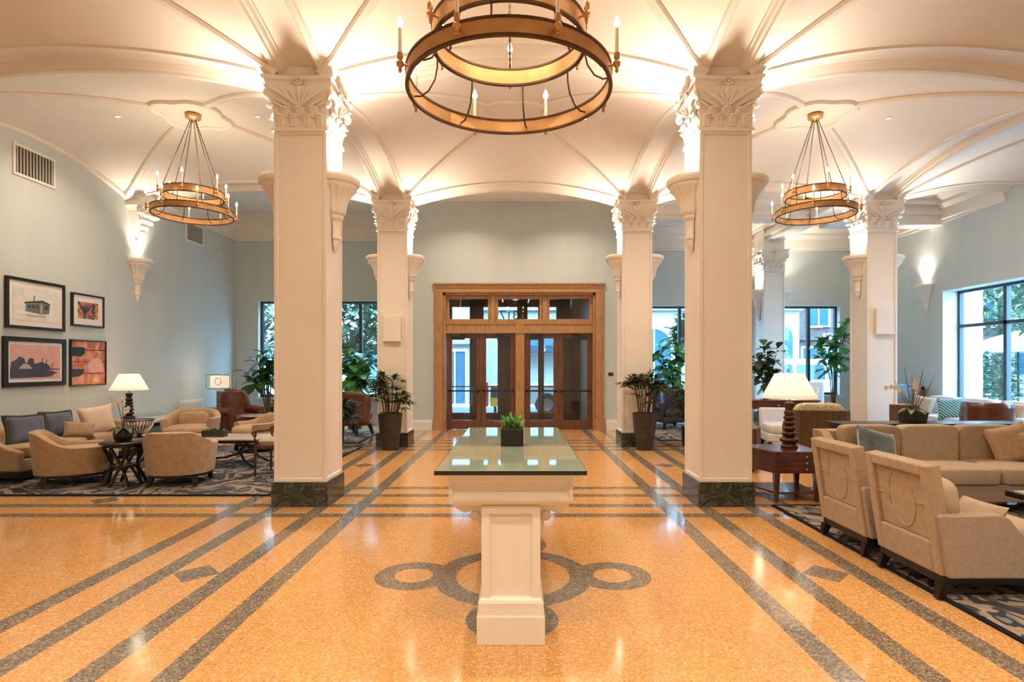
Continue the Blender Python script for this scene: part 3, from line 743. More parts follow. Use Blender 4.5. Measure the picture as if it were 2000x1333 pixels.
# ------------------------------------------------------------------ tall potted palms
def palm(lab, loc, seed, h=.95, spread=.55, pot=True, low=False, m='leafdark', group='potted palms'):
    t = thing('potted_palm', lab, 'plant', loc, 0, group); r = random.Random(seed)
    if pot:
        MB().lathe([(.0, 0), (.145, 0), (.155, .02), (.205, .42), (.222, .64), (.228, .68), (.21, .685), (.20, .62), (0, .62)], n=28).build('pot', 'pot', t)
        MB().lathe([(0, .63), (.2, .625)], n=20).build('soil', 'soil', t)
    z0 = .62 if pot else .35
    if not pot: MB().lathe([(0, 0), (.15, 0), (.18, .38), (.165, .38), (.15, .34), (0, .34)], n=24).build('pot', 'blackpot', t)
    f = MB(); st = MB()
    for i in range(11):
        a = r.uniform(0, 2*PI); q = r.uniform(.02, .12); H = h*r.uniform(.4, 1.0)
        if i < 5: H = h*r.uniform(.78, 1.0)
        top = Vector((q*cos(a)*2.2, q*sin(a)*2.2, z0+H*.72)); b0 = Vector((q*cos(a), q*sin(a), z0-.03))
        st.tube([b0, b0.lerp(top, .5)+Vector((.015, 0, 0)), top], [.012, .011, .009], 6)
        for j in range(8 if i < 6 else 5):
            aa = a+r.uniform(-1.7, 1.7); el = r.uniform(.1, 1.1)
            d = Vector((cos(aa)*cos(el), sin(aa)*cos(el), sin(el))); base = top-Vector((0, 0, r.uniform(0, .16)))
            d.y = -abs(d.y) if pot and r.random() < .75 else d.y*(.3 if pot else 1); d.normalize(); end = base+d*r.uniform(.08, .5)*spread*.62
            st.tube([base, base.lerp(end, .6)+Vector((0, 0, .01)), end], [.005, .004, .003], 5)
            nf = 7
            side_ = d.cross(Vector((0, 0, 1))).normalized()
            for k in range(nf):
                an = (k-(nf-1)/2)*.36; dd = d*cos(an)+side_*sin(an)
                leaf_blade(f, end, dd, r.uniform(.15, .24)*spread/.55, .040, r.uniform(.25, .55), .2, 4)
    if pot:
        for v in f.b.verts: v.co.y = min(v.co.y, .32)
    st.build('stems', 'stem', t); f.build('foliage', m, t)
    return t
palm('tall palm in a dark tapered pot before the column near the brown leather chair', (-2.36, 10.66, 0), 11)
palm('tall palm in a dark tapered pot before the column near the dark leather chair', (2.37, 10.66, 0), 23, 1.0, .60)
palm('low spiky palm half hidden behind the front lounge column, before the brown leather chair', (-3.55, 11.2, 0), 31, .55, .75, False, group=None)
palm('spiky palm half hidden behind the column beside the end table', (3.38, 11.2, 0), 41, 1.05, .75, False, group=None)

# ------------------------------------------------------------------ fiddle-leaf figs
def fig(lab, loc, seed, h, spread, n=70, m='leafbright', lean=(0, 0), size=.24):
    t = thing('fiddle_leaf_fig', lab, 'plant', loc); r = random.Random(seed)
    MB().lathe([(0, 0), (.17, 0), (.21, .40), (.19, .40), (.18, .36), (0, .36)], n=24).build('pot', 'pot', t)
    f = MB(); st = MB()
    br = []
    for i in range(6):
        a = 2*PI*i/6+r.uniform(-.3, .3); q = spread*r.uniform(.45, 1.0)
        H = h*r.uniform(.62, 1.0); top = Vector((q*cos(a)+lean[0]*H, q*sin(a)*.6+lean[1]*H, H)); b0 = Vector((.03*cos(a), .03*sin(a), .36))
        mid = b0.lerp(top, .45)+Vector((-.25*q*cos(a), -.2*q*sin(a), .08))
        st.tube([b0, mid, mid.lerp(top, .6), top], [.018, .014, .010, .006], 6); br.append((mid, top))
    for i in range(n):
        mid, top = br[i % 6]; u = r.uniform(.05, 1.02)
        p = mid.lerp(top, u); a = r.uniform(0, 2*PI); e = r.uniform(-.5, .9)
        d = Vector((cos(a)*cos(e), sin(a)*cos(e), sin(e)))
        L = size*r.uniform(.75, 1.25)
        leaf_blade(f, p+d*.03, d, L, L*.62, r.uniform(.1, .6), .12, 6, tip=1.4)
    st.build('trunk', 'stem', t); f.build('foliage', m, t)
fig('fiddle-leaf fig in the lounge corner behind the brown wing chair', (-6.25, 14.35, 0), 5, 2.15, .55, 95, 'leaf', (-.02, 0), .36)
fig('bright fiddle-leaf fig before the lounge street window, above the brown leather chair', (-4.05, 14.3, 0), 9, 2.2, .62, 150, 'leafbright', (.02, 0), .34)
fig('fiddle-leaf fig before the street window beyond the dark leather chair', (4.2, 15.7, 0), 15, 2.3, .50, 110, 'leafbright', (0, 0), .32)
fig('fiddle-leaf fig beside the slim distant column, above the dark desk', (6.45, 14.9, 0), 21, 2.3, .36, 120, 'leafdark', (0, 0), .28)
fig('bright fiddle-leaf fig at the street window right before the console column', (8.75, 15.85, 0), 27, 2.75, .46, 130, 'leafbright', (0, 0), .32)

# ------------------------------------------------------------------ rugs
def rug(name, lab, x0, x1, y0, y1, m):
    o = MB().box(x0, x1, y0, y1, 0.0, .0125).build(name, m, None, smooth=False); tag(o, lab, 'rug')
    MB().box(x0-.02, x0+.02, y0-.02, y1+.02, .0, .0135).box(x1-.02, x1+.02, y0-.02, y1+.02, .0, .0135).box(x0+.02, x1-.02, y0-.02, y0+.02, .0, .0135).box(x0+.02, x1-.02, y1-.02, y1+.02, .0, .0135).build('border', 'navy', o, smooth=False)
rug('area_rug', 'navy and beige scroll rug under the tan tub chairs', -7.2, -2.98, 6.87, 10.95, 'rug_left')
rug('area_rug', 'navy and beige scroll rug under the two panel-backed armchairs', 2.84, 8.4, 1.2, 6.34, 'rug_right')
rug('area_rug', 'blue patterned rug under the dark leather chair by the street window', 3.0, 6.3, 11.9, 15.2, 'rug_left')
rug('area_rug', 'patterned rug under the brown wing chair in the lounge corner', -7.0, -3.2, 11.6, 14.0, 'rug_left')

# ------------------------------------------------------------------ seating
def legs4(t, pts, z, m='ebony', r0=.022, r1=.035, splay=.03):
    for x, y in pts:
        d = math.hypot(x, y) or 1
        MB().rings([[(x+x/d*splay*k+a*rr, y+y/d*splay*k+b*rr, zz) for a, b in ((-1, -1), (1, -1), (1, 1), (-1, 1))] for k, rr, zz in ((1, r0, 0), (0, r1, z))]).build('leg', m, t, smooth=False)

def tub_chair(lab, loc, rz, rx=.46, ry=.42, back=.70, arm=.53, m='tan', cushion=None):
    """faces local +y; one curved shell sweeps from arm to arm round the back"""
    t = thing('tub_chair', lab, 'armchair', (loc[0], loc[1], .0125), rz, 'tan tub chairs in the lounge')
    def top(a):   # a: 0 at the back centre, 1 at the arm front
        a = abs(a); k = min(1, max(0, (a-.22)/.5)); k = k*k*(3-2*k); return back+(arm-back)*k
    rs = []; N = 48; th = .085
    for i in range(N+1):
        a = -1+2*i/N; ang = -PI/2+a*R(128)
        c, s = cos(ang), sin(ang); e = .82
        ex, ey = math.copysign(abs(c)**e, c), math.copysign(abs(s)**e, s)
        H = top(a); ring = []
        for (k, z, fl) in ((1, .15, .93), (1, .30, .96), (1, H-.05, 1.02), (1, H-.012, 1.025), (.6, H, 1.02), (.3, H, 1.0), (0, H-.02, 1.0), (0, H-.10, .99), (0, .30, .95), (0, .16, .92)):
            ring.append(((rx-th*(1-k))*ex*fl, (ry-th*(1-k))*ey*fl+.0, z))
        rs.append(ring)
    MB().rings(rs, True, True).build('shell', m, t, angle=60)
    MB().pad(rx*1.72, ry*1.75, .20, (0, .04, .36), .55, 14, .02).build('seat_cushion', m, t)
    MB().pad(rx*1.7, ry*1.7, .14, (0, .02, .215), .45, 12).build('seat_base', m, t)
    fr = [[(rx*.93*cos(2*PI*i/36)*k, ry*.93*sin(2*PI*i/36)*k, z) for i in range(36)] for k, z in ((.97, .115), (1.0, .125), (1.0, .165), (.97, .17))]
    MB().rings(fr).build('base_frame', 'ebony', t)
    legs4(t, [(-rx*.62, -ry*.66), (rx*.62, -ry*.66), (rx*.62, ry*.62), (-rx*.62, ry*.62)], .13)
    if cushion: MB().pad(.5, .16, .34, (0, -.20, .52), .5, 12).build('back_cushion', m, t)
    return t
tub_chair('tan tub chair seen from behind, between the sofa end and the crossed-leg side table', (-5.88, 7.66), R(-55), .44, .48, .70, .50)
tub_chair('tan tub chair seen from behind, just past the crossed-leg side table', (-4.46, 7.62), R(10), .41, .41, .70, .53, cushion=True)
tub_chair('tan tub chair with a rumpled back facing the room, beyond the marble coffee table', (-6.0, 10.55), R(195), .47, .44, .74, .60, cushion=True)
tub_chair('tan tub chair partly hidden behind the open-back wooden chair', (-4.75, 10.5), R(140), .42, .40, .66, .52)

def pillow(lab, loc, w, h, th, rx=0, ry=0, rz=0, m='bluepillow', trim=None, group=None, name='pillow'):
    Mt = TRS((0, 0, 0), rx, ry, 0)
    o = MB().pillow(w, h, th, Mt).build(name, m, None); o.location = loc; o.rotation_euler = (0, 0, rz); tag(o, lab, 'pillow', group)
    if trim:
        pts = []; n = 10
        for a, b in [(-1+2*i/n, -1) for i in range(n)]+[(1, -1+2*i/n) for i in range(n)]+[(1-2*i/n, 1) for i in range(n)]+[(-1, 1-2*i/n) for i in range(n)]:
            pts.append(Mt @ Vector((w/2*a*(1-.10*(1-b*b)*abs(a)**3), 0, h/2*b*(1-.10*(1-a*a)*abs(b)**3))))
        MB().loop(pts, .026, 6).build('fringe', trim, o)
    return o

def sofa_lounge():
    t = thing('sofa', 'tan sofa along the picture wall heaped with blue pillows', 'sofa', (-6.98, 8.85, .0125), 0)
    L = 1.28
    MB().box(-.42, .42, -L, L, .13, .30).build('seat_base', 'tan', t, bevel=.03, seg=3)
    for k in (-1, 1): MB().pad(.78, L-.08, .17, (.05, k*(L/2-.04), .385), .3, 14, .02).build('seat_cushion', 'tan', t)
    MB().rings([[(x, y, z) for x, z in ((-.42, .28), (-.24, .28), (-.28, .62), (-.33, .655), (-.40, .655), (-.45, .62))] for y in (-L, -L*.5, 0, L*.5, L)]).build('backrest', 'tan', t, bevel=.03, seg=3)
    for k in (-1, 1):
        prof = [(-.42, .15), (-.42, .64), (-.2, .62), (.05, .56), (.25, .46), (.40, .42), (.44, .40), (.44, .15)]
        MB().prism(prof, k*L-.05, k*L+.05, 'y').build('arm', 'tan', t, bevel=.02, seg=3)
    MB().box(-.40, .40, -L+.02, L-.02, .05, .14).build('base_frame', 'ebony', t, smooth=False)
    legs4(t, [(-.36, -L+.06), (.36, -L+.06), (.36, L-.06), (-.36, L-.06)], .06, splay=0)
sofa_lounge()
pillow('blue pillow with a dark fringe at the near end of the lounge sofa', (-6.86, 8.02, .655), .48, .44, .17, R(-22), 0, R(62), 'bluepillow', 'olive')
pillow('blue pillow with a dark fringe behind the pale pillow on the lounge sofa', (-6.98, 8.72, .655), .46, .42, .17, R(-18), 0, R(75), 'bluepillow', 'olive')
pillow('plump pale beige pillow at the far side of the blue pillows on the lounge sofa', (-6.80, 9.28, .68), .48, .48, .20, R(-16), R(-8), R(48), 'pale')
pillow('small tan lumbar pillow leaning before the blue pillow on the lounge sofa', (-6.66, 8.72, .585), .42, .25, .15, R(-20), R(8), R(55), 'tan')

# crossed-leg side table with the orchid
def cross_table():
    t = thing('side_table', 'small round black side table on crossed legs between the two tub chairs', 'side table', (-5.13, 7.50, .0125))
    MB().lathe([(0, .53), (.27, .53), (.285, .54), (.285, .555), (.27, .565), (0, .565)], n=36).build('table_top', 'ebony', t)
    MB().lathe([(0, .49), (.20, .49), (.20, .53), (0, .53)], n=24).build('apron', 'ebony', t)
    for k in range(4):
        a = k*PI/2+.3
        for s in (-1, 1):
            p0 = Vector((.22*cos(a)-s*.11*sin(a), .22*sin(a)+s*.11*cos(a), 0)); p1 = Vector((.20*cos(a)+s*.10*sin(a), .20*sin(a)-s*.10*cos(a), .50))
            MB().tube([p0, p0.lerp(p1, .5)*1.0-Vector((.07*cos(a), .07*sin(a), 0)), p1], [.022, .018, .022], 6).build('leg', 'ebony', t)
    MB().lathe([(0, .24), (.17, .24), (.17, .262), (0, .262)], n=24).build('stretcher', 'ebony', t)
cross_table()
def orchid(lab, loc, pot, stems, seed, leafm='leaf', twigs=False):
    t = thing('potted_orchid', lab, 'plant', loc); r = random.Random(seed)
    if pot == 'round': MB().lathe([(0, 0), (.085, 0), (.11, .04), (.115, .10), (.10, .15), (.09, .15), (.085, .12), (0, .12)], n=24).build('pot', 'blackpot', t)
    else: MB().rings([[(h*a, h*b*.7, z) for a, b in ((-1, -1), (1, -1), (1, 1), (-1, 1))] for h, z in ((.12, 0), (.14, .13), (.13, .13), (.12, .11))]).build('pot', 'pot', t, smooth=False)
    f = MB()
    for k in range(7):
        a = 2*PI*k/7+.4; leaf_blade(f, (0, 0, .13), (cos(a), sin(a), .9), .26, .085, .75, .2, 6)
    f.build('foliage', leafm, t)
    st = MB()
    for (dx, dy, h, n) in stems:
        fl = MB()
        pts = [Vector((0, 0, .12)), Vector((dx*.2, dy*.2, h*.6)), Vector((dx*.5, dy*.5, h*.92)), Vector((dx, dy, h))]
        st.tube(pts, [.006, .005, .004, .003], 6)
        for q in range(n):
            c = pts[2].lerp(pts[3], q/max(1, n-1))+Vector((r.uniform(-.02, .02), r.uniform(-.03, .01), r.uniform(-.02, .03)))
            for w in range(5):
                a = 2*PI*w/5+.3
                leaf_blade(fl, c, (cos(a), -.35, sin(a)),   .034, .03, 0, .1, 4, up=Vector((0, -1, 0)))
        fl.build('flower_spray', 'petal', t)
    if twigs:
        for k in range(7):
            a = r.uniform(0, 2*PI); q = r.uniform(.1, .3); h = r.uniform(.5, .75)
            st.tube([(0, 0, .1), (q*cos(a)*.6, q*sin(a)*.4, h*.6), (q*cos(a), q*sin(a)*.6, h)], [.006, .004, .0015], 5)
    st.build('stems', 'stem', t)
orchid('white orchid in a black round pot on the crossed-leg side table', (-5.13, 7.47, .577), 'round', [(-.14, .0, .52, 5), (.06, .02, .42, 4), (-.05, .05, .55, 4)], 2, 'leafdark')

# marble coffee table, its planter and bowl
def lounge_coffee():
    t = thing('coffee_table', 'long coffee table with a pale marble top and curved dark legs in the lounge', 'coffee table', (-4.95, 9.0, .0125))
    MB().prism([(-1.05, -.25), (-.95, -.36), (.95, -.36), (1.05, -.25), (1.05, .25), (.95, .36), (-.95, .36), (-1.05, .25)], .415, .44).build('table_top', 'marbletop', t, smooth=False, bevel=.005)
    MB().prism([(-1.0, -.24), (-.92, -.33), (.92, -.33), (1.0, -.24), (1.0, .24), (.92, .33), (-.92, .33), (-1.0, .24)], .375, .415).build('apron', 'ebony', t, smooth=False)
    for sx in (-1, 1):
        for sy in (-1, 1):
            MB().tube([(sx*.85, sy*.26, .38), (sx*.70, sy*.22, .25), (sx*.78, sy*.24, .10), (sx*.95, sy*.28, .0)], [.028, .022, .02, .026], 8).build('leg', 'ebony', t)
    MB().tube([(-.74, 0, .22), (-.35, -.05, .10), (0, 0, .08), (.35, .05, .10), (.74, 0, .22)], .016, 8).build('stretcher', 'ebony', t)
lounge_coffee()
t = thing('moss_planter', 'low dark box of moss on the marble coffee table', 'plant', (-4.72, 8.95, .452))
MB().box(-.17, .17, -.08, .08, 0, .10).build('pot', 'pot', t, smooth=False, bevel=.006)
f = MB(); r = random.Random(6)
for i in range(90):
    a = r.uniform(0, 2*PI); leaf_blade(f, (r.uniform(-.15, .15), r.uniform(-.06, .06), .095), (cos(a)*.6, sin(a)*.6, 1), r.uniform(.03, .075), .018, .4)
f.build('foliage', 'leafdark', t)
t = thing('slatted_bowl', 'round bowl of upright metal slats on the lounge coffee table', 'bowl', (-5.83, 8.85, .452))
MB().lathe([(.0, 0), (.07, 0), (.07, .015), (.03, .03), (.03, .05), (.06, .06), (0, .06)], n=20).build('base', 'iron', t)
sl = MB()
for k in range(26):
    a = 2*PI*k/26; c, s = cos(a), sin(a)
    sl.tube([(.05*c, .05*s, .06), (.12*c, .12*s, .10), (.17*c, .17*s, .18), (.20*c, .20*s, .27)], [.008, .010, .011, .010], 5)
sl.build('slats', 'silver', t)
MB().loop([(.20*cos(2*PI*k/30), .20*sin(2*PI*k/30), .27) for k in range(30)], .009, 6).build('rim', 'iron', t)
MB().lathe([(.045, .062), (.11, .10), (.155, .18), (.15, .18), (.10, .11), (0, .075)], n=24).build('liner', 'bronze', t)

# lamps
def turned_lamp(lab, loc, s=1.0, m='ebony'):
    t = thing('table_lamp', lab, 'lamp', loc); t.scale = (s, s, s)
    prof = [(0, 0), (.095, 0), (.10, .02), (.085, .04), (.075, .05)]
    z = .05
    for rr, hh in ((.11, .085), (.085, .07), (.078, .065), (.072, .062), (.066, .06), (.06, .06)):
        for k in range(1, 8): prof.append((.046+(rr-.046)*sin(PI*k/8)**.7, z+hh*k/8))
        z += hh; prof.append((.044, z))
    prof += [(.045, z+.02), (.055, z+.06), (.062, z+.09), (.03, z+.10), (.018, z+.11), (0, z+.11)]
    MB().lathe(prof, n=28).build('base', m, t)
    b = z+.11; z0, z1 = .60, .90
    MB().cyl((0, 0, b-.01), (0, 0, z1-.02), .008).build('stem', 'bronze', t)
    MB().lathe([(.315, z0), (.163, z1), (.160, z1), (.312, z0)], n=48).build('lamp_shade', 'shade', t)
    MB().lathe([(0, z0+.035), (.285, z0+.035), (.285, z0+.038), (0, z0+.038)], n=36).build('added_diffuser', 'shade', t)  # added disc that keeps the bulb out of the floor reflection
    MB().ball((0, 0, z0+.12), .03, .03, .045).build('bulb', 'lensdim', t)
    light('POINT', 'lamp_glow', (0, 0, z0+.12), LAMP*1.2, WARM, .11, parent=t)
    return t
turned_lamp('tall dark turned lamp with a white cone shade by the lounge wall', (-7.05, 10.42, .53), .98)
turned_lamp('dark bulbous turned lamp with a pleated cream shade on the mahogany end table', (3.25, 6.85, .582), .98, 'bronze')

t = thing('console_table', 'low pale-topped console table along the lounge wall under the turned lamp', 'table', (-7.12, 11.32, .0))
MB().box(-.30, .34, -1.1, 1.2, .49, .53).build('table_top', 'marbletop', t, smooth=False, bevel=.005)
MB().box(-.28, .32, -1.08, 1.18, .42, .49).build('apron', 'ebony', t, smooth=False)
for x, y in ((-.24, -1.03), (.28, -1.03), (-.24, 1.13), (.28, 1.13)): MB().box(x-.025, x+.025, y-.025, y+.025, 0, .43).build('leg', 'ebony', t, smooth=False)

def frame_lamp():
    t = thing('table_lamp', 'lit rectangular lamp with an open metal frame behind the brown wing chair', 'lamp', (-6.88, 13.3, .0))
    MB().lathe([(0, .60), (.10, .60), (.10, .62), (.02, .64), (.015, 1.0), (0, 1.0)], n=16).build('base', 'bronze', t)
    f = MB(); fw = .27; fh0, fh1 = 1.03, 1.36
    for yy in (-.11, .11):
        f.loop([(-fw, yy, fh0+.04), (-fw+.04, yy, fh0), (fw-.04, yy, fh0), (fw, yy, fh0+.04), (fw, yy, fh1-.04), (fw-.04, yy, fh1), (-fw+.04, yy, fh1), (-fw, yy, fh1-.04)], .011, 6)
        f.loop([(.07*cos(2*PI*k/14), yy, 1.20+.08*sin(2*PI*k/14)) for k in range(14)], .008, 6)
    f.build('frame', 'silver', t)
    MB().box(-.20, .20, -.085, .085, 1.06, 1.33).build('lamp_shade', 'shade', t, smooth=False, bevel=.01)
    light('POINT', 'lamp_glow', (-.1, -.05, 1.5), LAMP*.7, WARM, .05, parent=t); light('POINT', 'lamp_glow', (-.1, -.05, .9), LAMP*.5, WARM, .05, parent=t)
    MB().box(-.25, .25, -.25, .25, .57, .60).box(-.22, -.18, -.22, -.18, 0, .57).box(.18, .22, -.22, -.18, 0, .57).box(-.22, -.18, .18, .22, 0, .57).box(.18, .22, .18, .22, 0, .57).build('stand', 'ebony', t, smooth=False)
frame_lamp()

# leather chairs
def wing_chair(lab, loc, rz, m='leather'):
    t = thing('wing_chair', lab, 'armchair', (loc[0], loc[1], .0125), rz)
    def sh(u, v):   # curved wing back: u across -1..1, v up
        a = 2*u-1; ang = a*R(100); wing = abs(a)
        H = 1.02-.06*a*a-.36*max(0, wing-.72)/.28
        z = .26+(H-.26)*v; bulge = .05*sin(PI*v)*wing
        return ((.38+bulge)*sin(ang), -.34*cos(ang)-.06*v, z)
    MB().grid(sh, 24, 12).build('backrest', m, t, solid=.08, angle=180)
    MB().pad(.62, .66, .20, (0, .04, .38), .35, 14, .03).build('seat_cushion', m, t)
    MB().box(-.36, .36, -.30, .34, .16, .30).build('seat_base', m, t, bevel=.03, seg=3)
    for s in (-1, 1): MB().tube([(s*.36, -.25, .58), (s*.38, .05, .58), (s*.38, .30, .56)], [.075, .085, .09], 12).box(s*.37-.05, s*.37+.05, -.22, .30, .2, .56).build('arm', m, t, bevel=.01)
    legs4(t, [(-.30, -.28), (.30, -.28), (.30, .30), (-.30, .30)], .17)
wing_chair('brown leather wing chair before the lit framed lamp', (-6.15, 12.6), R(-115))
wing_chair('second brown leather chair with a folded grey throw, behind the wing chair', (-5.45, 13.5), R(120))
wing_chair('low dark leather chair before the street window beyond the entrance', (3.80, 14.3), R(-165), 'darkleather')
def bucket_chair():
    t = thing('leather_chair', 'brown leather chair with a tall curved back turned to the lounge window', 'armchair', (-3.66, 12.95, .0125), R(-25))
    def sh(u, v):
        a = 2*u-1; ang = a*R(105); H = .98-.10*a*a-.25*max(0, abs(a)-.7)
        z = .24+(H-.24)*v; k = .36+.05*v
        return (k*sin(ang), -k*cos(ang)*.9, z)
    MB().grid(sh, 24, 10).build('backrest', 'leather', t, solid=.07, angle=180)
    MB().pad(.60, .60, .18, (0, .03, .40), .4, 14, .03).build('seat_cushion', 'leather', t)
    MB().lathe([(0, .22), (.30, .22), (.33, .26), (.33, .34), (0, .34)], n=24).build('seat_base', 'leather', t)
    legs4(t, [(-.22, -.22), (.22, -.22), (.22, .22), (-.22, .22)], .24, splay=.08)
bucket_chair()
o = MB().pillow(.34, .26, .14, TRS((0, 0, 0), R(-20))).build('pillow', 'darkleather', None); o.location = (-5.55, 13.42, .66); o.rotation_euler = (0, 0, R(40)); tag(o, 'slate blue cushion on the second brown leather chair', 'pillow')
t = thing('side_table', 'small dark side table between the leather chairs in the lounge corner', 'side table', (-5.55, 12.25, .0125))
MB().lathe([(0, .48), (.30, .48), (.30, .50), (0, .50)], n=28).build('table_top', 'marbletop', t)
for k in range(4): a = k*PI/2+.5; MB().tube([(.10*cos(a), .10*sin(a), .48), (.05*cos(a+.6), .05*sin(a+.6), .25), (.22*cos(a), .22*sin(a), 0)], .018, 6).build('leg', 'ebony', t)

# open-back wooden armchair beside the column
def ladder_chair():
    t = thing('wooden_armchair', 'dark wooden ladder-back armchair with a cream seat, half behind the front lounge column', 'armchair', (-3.42, 8.28, .0125), R(92))
    # faces local +y
    for s in (-1, 1):
        MB().tube([(s*.27, -.27, 0), (s*.27, -.24, .45), (s*.27, -.30, .92)], [.018, .022, .018], 6).build('leg', 'mahog', t)
        MB().tube([(s*.28, .24, 0), (s*.28, .24, .45)], [.014, .024], 8).build('leg', 'mahog', t)
        MB().tube([(s*.27, -.26, .64), (s*.29, .05, .65), (s*.30, .22, .63), (s*.31, .27, .60), (s*.30, .25, .565), (s*.29, .215, .585)], [.016, .018, .02, .02, .016, .012], 8).tube([(s*.285, .17, .44), (s*.30, .24, .52), (s*.295, .22, .63)], .014, 6).build('arm', 'mahog', t)
    MB().box(-.28, .28, -.26, .25, .38, .43).build('seat_frame', 'mahog', t, smooth=False, bevel=.01)
    MB().pad(.52, .50, .10, (0, 0, .455), .4, 12, .02).build('seat_cushion', 'cream', t)
    for z, y in ((.88, -.29), (.74, -.272), (.60, -.258)): MB().box(-.27, .27, y-.012, y+.012, z-.02, z+.025).build('back_rail', 'mahog', t, smooth=False, bevel=.006)
ladder_chair()

# ------------------------------------------------------------------ wall of pictures, vents
def picture(lab, y0, y1, z0, z1, fw, pm, group=None, mat_w=.09, shapes=None, frame='ebony'):
    t = thing('framed_picture', lab, 'picture', (-7.5, (y0+y1)/2, z0)); w = (y1-y0)/2; h = z1-z0
    MB().box(0, .045, -w, -w+fw, 0, h).box(0, .045, w-fw, w, 0, h).box(0, .045, -w+fw, w-fw, 0, fw).box(0, .045, -w+fw, w-fw, h-fw, h).build('frame', frame, t, smooth=False, bevel=.004)
    if mat_w: MB().box(0, .022, -w+fw, w-fw, fw, h-fw).build('mount', 'paintw', t, smooth=False)
    k = fw+mat_w
    p = MB().box(0, .026, -w+k, w-k, k, h-k).build('print', pm, t, smooth=False)
    for i, (poly, mm) in enumerate(shapes or []):
        MB().prism([(-w+k+(a*(2*w-2*k)), k+b*(h-2*k)) for a, b in poly], .02, .0275+.0006*i, 'x').build('print_shape', mm, p, smooth=False)
rect = lambda a, b, c, d: [(a, c), (b, c), (b, d), (a, d)]
body = [(.24, .28), (.60, .22), (.78, .26), (.80, .52), (.62, .60), (.26, .50)]
picture('large framed sketch of an old streetcar, upper left of the four pictures', 8.38, 9.47, 2.12, 2.885, .045, 'print_pale', None, .085,
        [([(.05, .18), (.95, .12), (.95, .3), (.05, .3)], 'paintw'), (body, 'velvet'), ([(.22, .50), (.62, .60), (.80, .53), (.80, .58), (.62, .66), (.24, .56)], 'olive'), (rect(.30, .36, .38, .48), 'photodark'), (rect(.39, .45, .38, .50), 'photodark'), (rect(.48, .53, .38, .52), 'photodark'), ([(.57, .25), (.62, .24), (.62, .54), (.57, .53)], 'tan'), (rect(.68, .75, .38, .52), 'photodark'), ([(.42, .60), (.43, .60), (.45, .78), (.44, .78)], 'olive'), (rect(.28, .70, .16, .19), 'vent')])
picture('small framed dark print with an orange glow, upper right of the four pictures', 9.62, 10.37, 2.235, 2.80, .03, 'print_warm', None, .11)
picture('wide dark-framed sunset harbour photograph, lower left of the four pictures', 8.34, 9.49, 1.24, 1.995, .07, 'photopink', None, .045,
        [([(0, .0), (1, .0), (1, .30), (0, .24)], 'photopink'), ([(0, .03), (.75, .05), (.95, .18), (.7, .28), (0, .27)], 'photodark'), ([(0, .26), (.02, .5), (.1, .55), (.17, .66), (.26, .6), (.3, .42), (.36, .62), (.44, .6), (.46, .44), (.6, .5), (.75, .42), (.8, .3), (.98, .3), (1, .27)], 'photodark'), ([(.15, .3), (.25, .46), (.35, .42), (.42, .3)], 'vent'), (rect(.62, .632, .3, .62), 'photodark'), (rect(.70, .712, .3, .58), 'photodark'), (rect(.82, .83, .05, .45), 'photodark')])
picture('unframed orange abstract panel with black blocks, lower right of the four pictures', 9.59, 10.42, 1.215, 2.005, .022, 'print_orange', None, 0,
        [(rect(0, 1, .79, .81), 'black'), (rect(0, 1, .52, .535), 'black'), (rect(0, 1, .245, .26), 'black'), ([(.02, .66), (.28, .64), (.38, .72), (.38, .86), (.02, .86)], 'black'), ([(.02, .17), (.22, .19), (.34, .26), (.36, .36), (.02, .36)], 'black'), ([(.5, .3), (.62, .26), (.9, .3), (.95, .45), (.8, .62), (.6, .6), (.45, .45)], 'photopink')])
def vent(lab, y0, y1, z0, z1):
    t = thing('air_vent', lab, 'vent', (-7.5, 0, 0))
    MB().box(0, .02, y0, y0+.04, z0, z1).box(0, .02, y1-.04, y1, z0, z1).box(0, .02, y0+.04, y1-.04, z0, z0+.04).box(0, .02, y0+.04, y1-.04, z1-.04, z1).build('frame', 'paintw', t, smooth=False, bevel=.003)
    MB().box(0, .004, y0+.03, y1-.03, z0+.03, z1-.03).build('backing', 'black', t, smooth=False)
    n = int((y1-y0-.08)/.055); sl = MB()
    for k in range(n):
        y = y0+.04+(y1-y0-.08)*(k+.5)/n; sl.box(.004, .018, y-.012, y+.014, z0+.04, z1-.04)
    sl.build('slats', 'vent', t, smooth=False)
vent('large slatted air vent high on the wall near the picture group', 8.52, 9.30, 4.42, 4.90)
vent('smaller slatted air vent high on the wall beyond the lounge chandelier', 12.96, 13.70, 4.40, 4.86)
t = thing('return_grille', 'white louvred grille low on the wall beside the brown wing chair', 'vent', (-7.5, 0, 0))
MB().box(0, .02, 12.72, 12.77, .38, .78).box(0, .02, 13.57, 13.62, .38, .78).box(0, .02, 12.77, 13.57, .38, .42).box(0, .02, 12.77, 13.57, .74, .78).build('frame', 'paintw', t, smooth=False)
sl = MB()
for k in range(7): sl.box(0, .03, 12.77, 13.57, .425+.046*k, .455+.046*k)
sl.build('slats', 'paintw', t, smooth=False)
